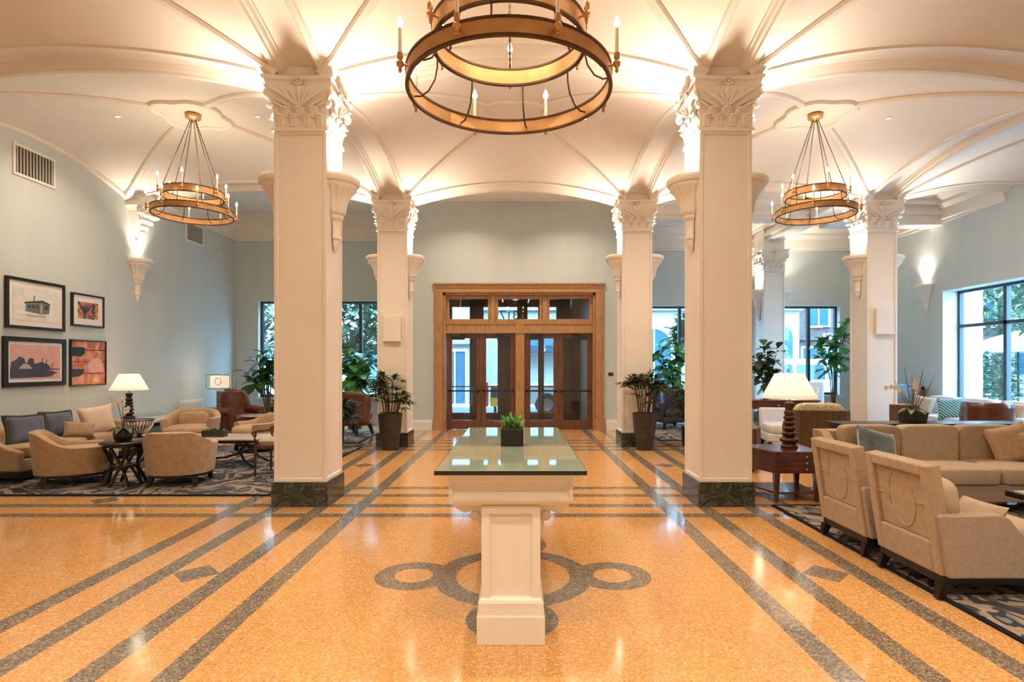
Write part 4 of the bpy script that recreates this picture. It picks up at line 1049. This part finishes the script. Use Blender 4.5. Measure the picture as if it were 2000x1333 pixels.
# panels on the columns, wall plate
for (x, y, z, lab) in ((-2.40, 11.022, 2.28, 'blank raised cream panel on the column near the brown leather chair'), (7.05, 11.022, 2.42, 'blank raised cream panel on the column behind the console table')):
    t = thing('wall_panel', lab, 'panel', (x, y, z))
    MB().box(-.17, .17, -.05, .0, -.24, .24).build('front', 'plaster', t, smooth=False, bevel=.008)
    MB().box(-.18, .18, -.056, .0, -.25, -.235).build('ledge', 'plaster', t, smooth=False)
t = thing('wall_plate', 'small dark wall plate beside the entrance doors', 'wall plate', (2.27, YC, 1.36))
MB().box(-.06, .06, -.012, 0, -.04, .04).build('plate', 'bronze', t, smooth=False, bevel=.003)
MB().box(-.035, -.005, -.018, -.01, -.018, .018).box(.005, .035, -.018, -.01, -.018, .018).build('button', 'black', t, smooth=False)
# ------------------------------------------------------------------ seating beside the aisle
def panel_chair(lab, loc, m='tanlite'):
    """upholstered armchair with a framed back panel and oval piping; faces local +x, back plane at x=0"""
    t = thing('panel_back_armchair', lab, 'armchair', (loc[0], loc[1], .0125), 0, 'panel-backed armchairs')
    W = .335; H = .885
    Mb = Matrix.Translation((0, 0, .13)) @ Matrix.Rotation(-R(8.5), 4, 'Y') @ Matrix.Translation((0, 0, -.13))
    b = MB(); fz = [(.13, .30), (.30, .345)]
    b.box(0, .10, -W, -W+.075, .15, H, Mb).box(0, .10, W-.075, W, .15, H, Mb).box(0, .10, -W+.075, W-.075, H-.075, H, Mb).box(0, .10, -W+.075, W-.075, .15, .36, Mb)
    b.box(.028, .10, -W+.075, W-.075, .36, H-.075, Mb)
    b.build('backrest', m, t, smooth=False, bevel=.012, seg=3)
    pp = MB(); zc, rz_, ry_ = .60, .20, .135
    pp.loop([Mb @ Vector((.026, ry_*cos(2*PI*k/32), zc+rz_*sin(2*PI*k/32))) for k in range(32)], .005, 6)
    for s in (-1, 1): pp.tube([Mb @ Vector((.026, s*ry_, zc)), Mb @ Vector((.026, s*(W-.075), zc))], .004, 6)
    pp.tube([Mb @ Vector((.026, -W+.12, H-.11)), Mb @ Vector((.026, W-.12, H-.11))], .004, 6)
    pp.build('piping', 'tan', t)
    prof = [(.02, .15), (-.045, .55), (-.03, .565), (.06, .56), (.36, .565), (.41, .545), (.47, .47), (.55, .40), (.66, .365), (.78, .355), (.82, .34), (.82, .15)]
    for s in (-1, 1):
        y = s*(W-.005); MB().prism(prof, y-.045 if s < 0 else y-.045, y+.045, 'y').build('arm', 'taupe', t, smooth=False, bevel=.014, seg=3)
        nl = MB()
        for k in range(34): nl.ball((.035+.775*k/33, y+s*.047, .162), .006, .006, .006, 6, 4)
        nl.build('nailhead_trim', 'silver', t)
    nl = MB()
    for k in range(26): nl.ball((-.004, -W+.01+(2*W-.02)*k/25, .162), .006, .006, .006, 6, 4)
    nl.build('nailhead_trim', 'silver', t)
    MB().pad(.72, .56, .20, (.45, 0, .37), .35, 14, .02).build('seat_cushion', 'cream', t)
    MB().box(.05, .80, -W+.03, W-.03, .15, .29).build('seat_base', m, t, smooth=False, bevel=.01)
    MB().pad(.17, .54, .32, (.16, 0, .60), .5, 12, 0, TRS((0, 0, 0), 0, -R(4))).build('back_cushion', 'cream', t)
    MB().box(.01, .80, -W+.005, W-.005, .095, .152).build('base_frame', 'ebony', t, smooth=False, bevel=.004)
    for x, y in ((.03, -W+.03), (.03, W-.03), (.76, W-.03), (.76, -W+.03)):
        sx = -.03 if x < .2 else .02
        MB().rings([[(x+sx*(1-k)+a*rr, y+b*rr, z) for a, b in ((-1, -1), (1, -1), (1, 1), (-1, 1))] for k, rr, z in ((0, .022, 0), (1, .034, .10))]).build('leg', 'ebony', t, smooth=False)
    return t
pc = panel_chair('nearer of the two tan armchairs with an oval-piped back panel', (2.80, 4.11))
copy_tree(pc, (2.82, 4.97, .0125), 0, 'farther tan armchair with an oval-piped back panel, beyond the nearer one')
for (loc, lab) in (((3.06, 4.05, .60), 'striped cream pillow in the nearer panel-backed armchair'), ((3.08, 4.93, .60), 'striped cream pillow in the farther panel-backed armchair')):
    pillow(lab, (loc[0]+.20, loc[1], loc[2]-.09), .40, .20, .12, R(-28), 0, R(-90), 'cream')

def long_sofa():
    t = thing('sofa', 'long beige sofa with loose back cushions facing the panel-backed armchairs', 'sofa', (3.60, 5.92, .0125), 0)
    L = 3.55; D = .98
    MB().box(.0, L, .04, D-.08, .12, .30).build('seat_base', 'taupe', t, smooth=False, bevel=.012, seg=3)
    for k in range(5): MB().pad(.665, .70, .18, (.12+.33+.665*k, .36, .385), .22, 16, .02).build('seat_cushion', 'cream', t)
    MB().box(0, L, D-.20, D, .15, .79, TRS((0, 0, 0), -R(0))).build('backrest', 'tan', t, smooth=False, bevel=.02, seg=3)
    for k in range(5):
        MB().pad(.665, .20, .46, (.12+.33+.665*k, .70, .635), .27, 16, 0, TRS((0, 0, 0), 0)).build('back_cushion', 'cream' if k % 2 else 'tanlite', t)
    arm = [(.06, .14), (.06, .46), (.18, .50), (.40, .56), (.62, .66), (.80, .79), (D, .79), (D, .14)]
    for x in (-.05, L-.05):
        a = MB().prism(arm, x, x+.10, 'x').build('arm', 'tan', t, smooth=False, bevel=.012, seg=3)
        MB().loop([(x+.105 if x < 1 else x-.005, .80+.09*cos(2*PI*k/20), .66+.06*sin(2*PI*k/20)) for k in range(20)], .006, 6).loop([(x+.105 if x < 1 else x-.005, .80+.05*cos(2*PI*k/20), .66+.03*sin(2*PI*k/20)) for k in range(20)], .005, 6).build('piping', 'tanlite', a)
    for x in (.06, L*.5, L-.06):
        for y in (.08, D-.08): MB().box(x-.03, x+.03, y-.03, y+.03, 0, .125).build('leg', 'ebony', t, smooth=False)
long_sofa()
pillow('blue-grey velvet pillow slumped in the corner of the long beige sofa', (3.97, 6.33, .66), .50, .40, .17, R(-20), R(14), R(12), 'velvet')
pillow('tan pillow leaning at the far end of the long beige sofa', (5.52, 6.42, .68), .44, .44, .16, R(-18), R(-14), R(-10), 'tan')
pillow('gold-tan pillow overlapping the tan one on the long beige sofa', (5.74, 6.30, .67), .44, .44, .16, R(-20), R(-16), R(-16), 'tanlite')
pillow('dark slate pillow cut by the picture edge on the long beige sofa', (6.02, 6.24, .66), .42, .42, .16, R(-18), R(-10), R(-14), 'velvet')

t = thing('coffee_table', 'pale-topped dark coffee table cut off by the picture edge before the long sofa', 'coffee table', (5.1, 4.6, .0125))
MB().box(-.72, 1.0, -.5, .55, .375, .425).build('table_top', 'ebony', t, smooth=False, bevel=.004)
MB().box(-.68, .96, -.46, .51, .425, .43).build('inlay', 'marbletop', t, smooth=False)
for x, y in ((-.3, -.1), (.6, -.1), (-.3, .2), (.6, .2)): MB().box(x-.04, x+.04, y-.04, y+.04, 0, .375).build('leg', 'ebony', t, smooth=False)
MB().box(-.34, .64, -.14, .24, .06, .09).build('shelf', 'ebony', t, smooth=False)

def end_table():
    t = thing('end_table', 'mahogany end table with three small drawers and an angled side beside the front column', 'end table', (2.93, 6.52, 0))
    P = lambda e: [(-.0-e, -e), (.53+e, -e), (.57+e, .62+e), (-.20-e*1.4, .62+e)]
    MB().prism(P(.012), .555, .58).build('table_top', 'mahog', t, smooth=False, bevel=.004)
    MB().prism(P(-.004), .33, .556).build('body', 'mahog', t, smooth=False)
    for k in range(3):
        z = .34+.071*k; d = MB().box(.03, .50, -.006, .02, z, z+.066).build('drawer', 'mahog', t, smooth=False, bevel=.003)
        MB().ball((.36, -.014, z+.035), .012, .010, .0125).build('knob', 'silver', d)
    MB().prism(P(-.03), .09, .112).build('shelf', 'mahog', t, smooth=False)
    for x, y in ((.03, .03), (.49, .03), (.52, .57), (-.12, .57)):
        MB().rings([[(x+a*rr, y+b*rr, z) for a, b in ((-1, -1), (1, -1), (1, 1), (-1, 1))] for rr, z in ((.018, 0), (.032, .335))]).build('leg', 'mahog', t, smooth=False)
end_table()

t = thing('console_table', 'long glossy dark console table behind the long beige sofa', 'table', (5.35, 7.42, 0))
MB().box(-1.25, 1.15, -.2, .2, .79, .825).build('table_top', 'ebony', t, smooth=False, bevel=.004)
MB().box(-1.2, 1.1, -.17, .17, .71, .79).build('apron', 'ebony', t, smooth=False)
for x in (-1.15, 1.05):
    for y in (-.14, .14): MB().box(x-.03, x+.03, y-.03, y+.03, 0, .72).build('leg', 'ebony', t, smooth=False)
orchid('fading orchid with bare twigs in a square pot on the dark console table', (5.12, 7.42, .825), 'square', [(-.35, -.02, .46, 5), (.02, .0, .50, 6), (.06, .02, .44, 3)], 8, 'leaf', True)

def wood_chair(lab, loc, rz, w, h, top=None, m='walnut', group=None):
    """armchair with a flat veneered back; its back faces local -y"""
    t = thing('wood_back_armchair', lab, 'armchair', (loc[0], loc[1], .0), rz, group)
    MB().rings([[(x*w/2*k, y, z) for x, y in ((-1, 0), (-.8, -.05), (.8, -.05), (1, 0), (1, .05), (-1, .05))] for k, z in ((.92, .14), (1.0, h))]).build('backrest', m, t, smooth=False, bevel=.008)
    for s in (-1, 1): MB().prism([(.0, .14), (.0, h-.02), (.12, h-.10), (.62, h-.28), (.62, .14)], s*(w/2-.02)-.02, s*(w/2-.02)+.02, 'x').build('arm', m, t, smooth=False, bevel=.006)
    MB().pad(w-.08, .60, .20, (0, .34, .36), .35, 12).build('seat_cushion', 'cream', t)
    MB().pad(w-.10, .16, h-.36 if not top else h-.30, (0, .14, (h+.42)/2-.02 if not top else (h+.52)/2), .4, 12).build('back_cushion', top or 'cream', t)
    legs4(t, [(-w/2+.05, .02), (w/2-.05, .02), (w/2-.05, .6), (-w/2+.05, .6)], .15, splay=0)
wood_chair('wide walnut-backed chair with a lattice-patterned cushion, left of the console table', (4.78, 9.0), R(-10), .84, .86, 'lattice_fabric')
wood_chair('low walnut-sided chair with a lattice cushion peeking past the front column', (3.55, 8.55), R(60), .55, .64, 'lattice_fabric')
wood_chair('small walnut-backed chair behind the fading orchid', (6.75, 10.0), R(-34), .44, .88)
def barrel_chair():
    t = thing('barrel_chair', 'curved red-brown wooden barrel chair near the courtyard window', 'armchair', (8.28, 10.1, 0), R(-36))
    def sh(u, v):
        a = 2*u-1; ang = a*R(95); H = .92-.34*max(0, abs(a)-.72)/.28; z = .30+(H-.30)*v; k = .34+.05*v
        return (k*sin(ang), -k*cos(ang)+.1, z)
    MB().grid(sh, 28, 6).build('backrest', 'mahog', t, solid=.03, angle=180)
    MB().pad(.60, .58, .18, (0, .12, .40), .5, 12).build('seat_cushion', 'cream', t)
    MB().lathe([(0, .26), (.30, .26), (.31, .32), (0, .32)], c=(0, .1, 0), n=24).build('seat_base', 'mahog', t)
    legs4(t, [(-.22, -.12), (.22, -.12), (.22, .34), (-.22, .34)], .28, 'mahog')
barrel_chair()
def wall_sofa():
    t = thing('sofa', 'pale grey sofa under the courtyard window', 'sofa', (9.35, 11.75, 0))
    L = 1.55
    MB().box(-.45, .40, -L, L, .10, .30).build('seat_base', 'greysofa', t, bevel=.02, seg=3)
    MB().box(.22, .44, -L, L, .2, .86).build('backrest', 'greysofa', t, bevel=.04, seg=3)
    for k in (-1, 0, 1):
        MB().pad(.66, .98, .19, (-.10, k*.98, .39), .25, 14, .02).build('seat_cushion', 'greysofa', t)
        MB().pad(.22, .94, .46, (.14, k*.98, .66), .4, 14).build('back_cushion', 'greysofa', t)
    for k in (-1, 1): MB().box(-.45, .42, k*L-.10, k*L+.10, .12, .62).build('arm', 'greysofa', t, bevel=.04, seg=3)
    legs4(t, [(-.38, -L+.1), (-.38, L-.1), (.36, L-.1), (.36, -L+.1)], .11)
wall_sofa()
pillow('teal diagonally striped pillow on the pale grey sofa', (9.05, 11.95, .66), .50, .46, .16, R(-16), R(-6), R(-48), 'teal_stripe')
pillow('beige pillow behind the teal one on the pale grey sofa', (9.02, 12.75, .68), .46, .44, .16, R(-16), R(8), R(-60), 'cream')
pillow('rust pillow cut by the picture edge on the pale grey sofa', (9.15, 10.62, .67), .44, .44, .16, R(-14), R(8), R(-70), 'tan')
def slipper(lab, loc, rz, w, h, m='greysofa'):
    t = thing('slipper_chair', lab, 'armchair', (loc[0], loc[1], .0), rz)
    MB().box(-w/2, w/2, -.34, .32, .14, .30).build('seat_base', m, t, bevel=.03, seg=3)
    MB().pad(w-.04, .62, .18, (0, .02, .38), .3, 14, .02).build('seat_cushion', m, t)
    MB().rings([[(x*w/2, y-.12*((z-.2)/h), z) for x, y in ((-1, -.34), (1, -.34), (1, -.20), (-1, -.20))] for z in (.2, .5, h)]).build('backrest', m, t, bevel=.04, seg=3)
    legs4(t, [(-w/2+.06, -.28), (w/2-.06, -.28), (w/2-.06, .26), (-w/2+.06, .26)], .15)
slipper('pale armless chair beneath the dark desk by the front column', (5.05, 10.9), R(170), .7, .74)
slipper('tall pale chair by the street window with a striped cushion', (7.30, 14.2), R(160), .62, 1.16)
pillow('black and white striped cushion on the tall pale chair by the street window', (7.1, 13.9, .92), .40, .36, .14, R(-16), R(10), R(-15), 'lattice_fabric')
t = thing('writing_desk', 'dark wooden writing desk with one knob drawer, seen past the front column', 'desk', (5.75, 12.6, .0125))
MB().box(-.85, .75, -.32, .32, .77, .81).build('desk_top', 'mahog', t, smooth=False, bevel=.004)
MB().box(-.82, .72, -.30, .30, .62, .77).build('apron', 'mahog', t, smooth=False)
d = MB().box(-.55, .25, -.315, -.29, .635, .755).build('drawer', 'mahog', t, smooth=False, bevel=.003); MB().ball((-.15, -.33, .69), .018).build('knob', 'silver', d)
for x in (-.78, .68):
    for y in (-.26, .26): MB().box(x-.03, x+.03, y-.03, y+.03, 0, .63).build('leg', 'mahog', t, smooth=False)
t = thing('low_cabinet', 'dark low cabinet against the wall left of the courtyard window', 'cabinet', (9.2, 14.1, 0))
MB().box(-.75, .62, -.28, .28, .08, 1.06).build('body', 'ebony', t, smooth=False, bevel=.008)
for k in (0, 1):
    d = MB().box(-.72+.67*k, -.08+.67*k, -.30, -.28, .14, .98).build('cabinet_door', 'walnut', t, smooth=False, bevel=.006); MB().ball((-.12+.14*k, -.315, .6), .015).build('knob', 'silver', d)
MB().box(-.70, .58, -.25, .25, 0, .08).build('base_frame', 'ebony', t, smooth=False)
for k, (x, mm, h) in enumerate(((8.8, 'bluepillow', .10), (9.0, 'velvet', .07), (9.35, 'teal_stripe', .05))):
    o = MB().box(-.14, .14, -.10, .10, 0, h).build('book', mm, None, smooth=False, bevel=.004); o.location = (x, 14.05, 1.06); tag(o, ['thick navy book lying on the dark low cabinet', 'slate book lying in the middle of the dark low cabinet', 'thin teal book lying on the dark low cabinet nearest the window'][k], 'book')

# ------------------------------------------------------------------ the street and courtyard beyond the glass
struct(MB().box(-40, 60, YR+.45, 60, -.16, -.02).box(10.5, 60, -10, YR+.5, -.16, -.02).box(-40, -8, -10, YR+.5, -.16, -.02).box(-8, 10.5, YL+.4, YR+.5, -.17, -.03).build('street_ground', 'pave', smooth=False))
struct(MB().box(-40, 60, 17.9, 22.0, -.02, -.015).build('street_road', 'asphalt', smooth=False))
def facade(lab, x0, x1, Y, h, m, wins, z0=3.6, arch=None, bands=()):
    t = thing('building', lab, 'building', ((x0+x1)/2, Y, -.02)); c = (x0+x1)/2
    MB().box(x0-c, x1-c, 0, 6, 0, h).build('wall', m, t, smooth=False)
    b = MB()
    for z in bands: b.box(x0-c-.05, x1-c+.05, -.25, 0, z, z+.18)
    if bands: b.build('cornice_band', m, t, smooth=False)
    for (wx, wz, ww, wh, ar) in wins:
        f = MB()
        if ar: f.prism([(-ww/2, 0), (ww/2, 0)]+[(ww/2*cos(PI*k/14), wh-ww/2+ww/2*sin(PI*k/14)) for k in range(15)], -.07, .03, 'y')
        else: f.box(-ww/2, ww/2, -.07, .03, 0, wh)
        o = f.build('window', 'carglass', t, smooth=False); o.location = (wx-c, 0, wz)
        g = MB()
        if ar: g.tube([(-ww/2-.08, -.06, 0)]+[((ww/2+.08)*cos(PI-PI*k/14), -.06, wh-ww/2+(ww/2+.08)*sin(PI*k/14)) for k in range(15)]+[(ww/2+.08, -.06, 0)], .10, 6)
        else: frame_boxes(g, -ww/2-.08, ww/2+.08, -.12, .02, -.08, wh+.08, .09)
        g.box(-.03, .03, -.10, -.05, 0, wh); g.build('window_surround', 'paintw', o, smooth=False)
facade('cream stone building with arched openings across the street', -1.5, 12.3, 25, 11, 'stone', [(5.95, 0, 1.5, 3.2, True), (9.3, 0, 1.5, 3.2, True), (11.55, 0, .9, 3.3, True), (3.5, .0, 1.5, 3.2, True), (5.95, 5, 1.2, 2, False), (9.3, 5, 1.2, 2, False)], bands=(4.0, 4.5, 10.6))
facade('red brick building with pale windows farther down the street', 13.2, 30, 29, 12, 'brick', [(15.2+2.1*k, 3.6+3.4*j, 1.0, 2.0, False) for k in range(6) for j in range(2)]+[(15.2+2.6*k, .2, 1.6, 2.3, False) for k in range(5)], bands=(2.9, 11.6))
facade('pale low building across the street opposite the entrance doors', -16, -1.7, 24, 6, 'stone', [(-2.6, 0, .9, 2.2, False), (-5.6, .9, 2.0, 1.6, False), (-9.5, .9, 2.0, 1.6, False), (-13, .9, 2.0, 1.6, False)], bands=(2.5, 5.6))
t = thing('awning', 'dark teal shop awning with a pale numeral across the street', 'awning', (1.0, 24.93, 2.2))
MB().prism([(0, .75), (-1.0, .22), (-1.0, -.05), (0, -.05)], -1.0, 1.2, 'x').build('awning_cover', 'awning', t, smooth=False)
n6 = lettering('6', .34, (.12, -1.012, -.02), PI/2, 0, 'paintw', 'numeral'); n6.parent = t

def car(lab, name, loc, van=True, m='carwhite', L=4.6):
    t = thing(name, lab, name, loc)
    if van: side_ = [(-L/2, .35), (-L/2, 1.70), (-L/2+.1, 1.82), (L*.16, 1.82), (L*.26, 1.70), (L*.38, 1.12), (L*.48, 1.0), (L/2, .85), (L/2, .35)]
    else: side_ = [(-L/2, .38), (-L/2, 1.0), (-L*.15, 1.0), (-L*.12, 1.75), (L*.12, 1.78), (L*.22, 1.15), (L*.46, 1.05), (L/2, .9), (L/2, .38)]
    MB().prism(side_, -.9, .9, 'y').build('body', m, t, smooth=False, bevel=.05, seg=3)
    wins = [(-L*.46, -L*.28), (-L*.25, -L*.05), (-L*.02, L*.13)] if van else [(-L*.08, L*.10)]
    for a, b in wins: MB().prism([(a, 1.12), (b+.06, 1.12), (b, 1.62), (a+.03, 1.62)], -.915, .915, 'y').build('window', 'carglass', t, smooth=False)
    MB().prism([(L*.185, 1.12), (L*.35, 1.12), (L*.25, 1.62), (L*.185, 1.66)] if van else [(L*.12, 1.14), (L*.21, 1.14), (L*.14, 1.6), (L*.12, 1.62)], -.912, .912, 'y').build('window', 'carglass', t, smooth=False)
    for x in (-L*.31, L*.31):
        for y in (-.80, .80):
            w = MB().cyl((x, y-.11, .36), (x, y+.11, .36), .36, n=24).build('wheel', 'tyre', t)
            MB().cyl((x, y-.118, .36), (x, y+.118, .36), .20, n=16).build('hubcap', 'steel', w)
car('white van parked at the kerb outside the street window by the console column', 'van', (10.6, 20.3, -.015))
car('white pickup parked outside the entrance doors', 'pickup', (2.45, 18.9, -.015), False, 'carwhite', 4.9)
for k, (x, mm, lab) in enumerate(((-.98, 'pink', 'pink newspaper box outside the entrance doors'), (-.62, 'yellow', 'yellow newspaper box outside the entrance doors'))):
    t = thing('newspaper_box', lab, 'newspaper box', (x-.05, 17.5, -.02)); MB().box(-.15, .15, -.18, .18, .35, 1.0 if k else 1.1).build('body', mm, t, smooth=False, bevel=.02); MB().box(-.11, .11, -.186, -.17, .62, .92).build('window', 'carglass', t, smooth=False); MB().box(-.04, .04, -.04, .04, 0, .36).box(-.14, .14, -.14, .14, 0, .03).build('stand', 'iron', t, smooth=False)
def street_lamp(lab, loc, h=3.2):
    t = thing('street_lamp', lab, 'street lamp', loc)
    MB().lathe([(0, 0), (.16, 0), (.14, .3), (.06, .5), (.045, h-.2), (.08, h-.1), (0, h-.05)], n=14).tube([(-.35, 0, h-.05), (0, 0, h-.25), (.35, 0, h-.05)], .025, 6).build('post', 'iron', t)
    for s in (-1, 1): MB().ball((s*.35, 0, h+.16), .17).build('globe', 'canvas', t)
street_lamp('two-globe street lamp seen through the street window by the console column', (13.55, 22.4, -.02), 3.55)
t = thing('street_sign', 'round white street sign on a post beyond the parked van', 'sign', (12.3, 22.3, -.02))
MB().cyl((0, 0, 0), (0, 0, 2.9), .03).build('post', 'iron', t); MB().cyl((0, -.04, 2.25), (0, -.05, 2.25), .30, n=28).box(-.42, .42, -.05, -.04, 2.62, 2.85).build('sign_face', 'paintw', t)

def tree(lab, loc, h, r_, n, seed, trunk=True, m='treeleaf', flat=.8, size=.42):
    t = thing('tree', lab, 'tree', loc); r = random.Random(seed)
    st = MB().tube([(0, 0, 0), (.05, .03, h*.3), (0, 0, h*.6)], [.16, .12, .08], 8)
    for k in range(6): a = k*PI/3; st.tube([(0, 0, h*.38), (r_*.3*cos(a), r_*.3*sin(a), h*.55), (r_*.7*cos(a), r_*.7*sin(a), h*.72)], [.07, .05, .02], 6)
    st.build('trunk', 'stem', t)
    f = MB()
    for i in range(n):
        a = r.uniform(0, 2*PI); u = r.uniform(-1, 1); q = r.uniform(.35, 1)**.5
        c = (r_*q*cos(a)*math.sqrt(1-u*u), r_*q*sin(a)*math.sqrt(1-u*u), h*.62+r_*flat*q*u)
        e = r.uniform(-.6, .9); b = r.uniform(0, 2*PI)
        leaf_blade(f, c, (cos(b)*cos(e), sin(b)*cos(e), sin(e)), size*r.uniform(.6, 1.2), size*.4, .3, .15, 3)
    f.build('foliage', m, t)
tree('leafy tree outside the lounge street window, above the brown leather chair', (-5.6, 19.4, -.02), 4.6, 1.9, 1500, 3)
tree('leafy tree outside the far end of the lounge street window', (-9.3, 19.2, -.02), 4.6, 1.6, 600, 4)
tree('feathery tree outside the street window beyond the dark leather chair', (6.7, 21.0, -.02), 4.4, 1.0, 700, 5, size=.55)
tree('tall leafy tree rising over the courtyard parasols', (16.6, 16.2, -.02), 6.2, 2.2, 1500, 6)
tree('leafy tree at the back of the courtyard', (20.5, 22.5, -.02), 6.8, 2.3, 1200, 8)
def shrub(lab, loc, w, h, n, seed):
    t = thing('shrub', lab, 'shrub', loc); r = random.Random(seed); f = MB()
    for i in range(n):
        a = r.uniform(0, 2*PI); q = r.uniform(.3, 1)*w; z = r.uniform(.05, 1)*h; k = (1-.5*(z/h)**2)
        leaf_blade(f, (q*cos(a)*k, q*sin(a)*k, z), (cos(a), sin(a), r.uniform(-.2, .8)), .26, .11, .3, .15, 3)
    MB().tube([(0, 0, 0), (.03, 0, h*.5), (0, 0, h*.9)], [.05, .04, .02], 6).build('stem', 'stem', t); f.build('foliage', 'treeleaf', t)
shrub('tall clipped shrub outside the courtyard window beneath the parasol', (15.4, 18.3, -.02), .55, 1.9, 420, 1)
shrub('tall climbing shrub beside the white courtyard post', (13.6, 16.9, -.02), .40, 2.0, 300, 2)
def parasol(lab, loc, r_=1.45, h=2.75):
    t = thing('patio_parasol', lab, 'parasol', loc)
    MB().cyl((0, 0, 0), (0, 0, h), .03).lathe([(0, 0), (.28, 0), (.28, .06), (.06, .08), (.04, .3)], n=20).build('pole', 'iron', t)
    c = MB(); n = 8
    c.rings([[(k*r_*cos(2*PI*i/n), k*r_*sin(2*PI*i/n), z) for i in range(n)] for k, z in ((1, h-.72), (1, h-.52), (.5, h-.22), (.03, h))], True, False).build('canopy', 'canvas', t, smooth=False, solid=.015)
    for i in range(n): a = 2*PI*i/n; MB().cyl((.03*cos(a), .03*sin(a), h-.05), (r_*cos(a)*.98, r_*sin(a)*.98, h-.56), .01, n=6).build('rib', 'stem', t)
parasol('white patio parasol outside the courtyard window', (16.6, 19.0, -.02))
parasol('white patio parasol farther back beside the white courtyard post', (16.4, 22.3, -.02), 1.3, 2.7)
tag(MB().box(-.16, .16, -.16, .16, 0, 4.6).box(-.22, .22, -.22, .22, 0, .3).build('courtyard_post', 'canvas', None, smooth=False), 'square white post outside the courtyard window', 'post').location = (12.3, 15.5, -.02)
t = thing('building', 'pale building with dark windows closing the courtyard', 'building', (24, 18, -.02))
MB().box(0, 6, -14, 10, 0, 9).build('wall', 'stone', t, smooth=False)
for k in range(7):
    for j in range(2):
        o = MB().box(-.05, .02, -12+3.4*k, -10.8+3.4*k, 1.2+3.4*j, 3.2+3.4*j).build('window', 'carglass', t, smooth=False)
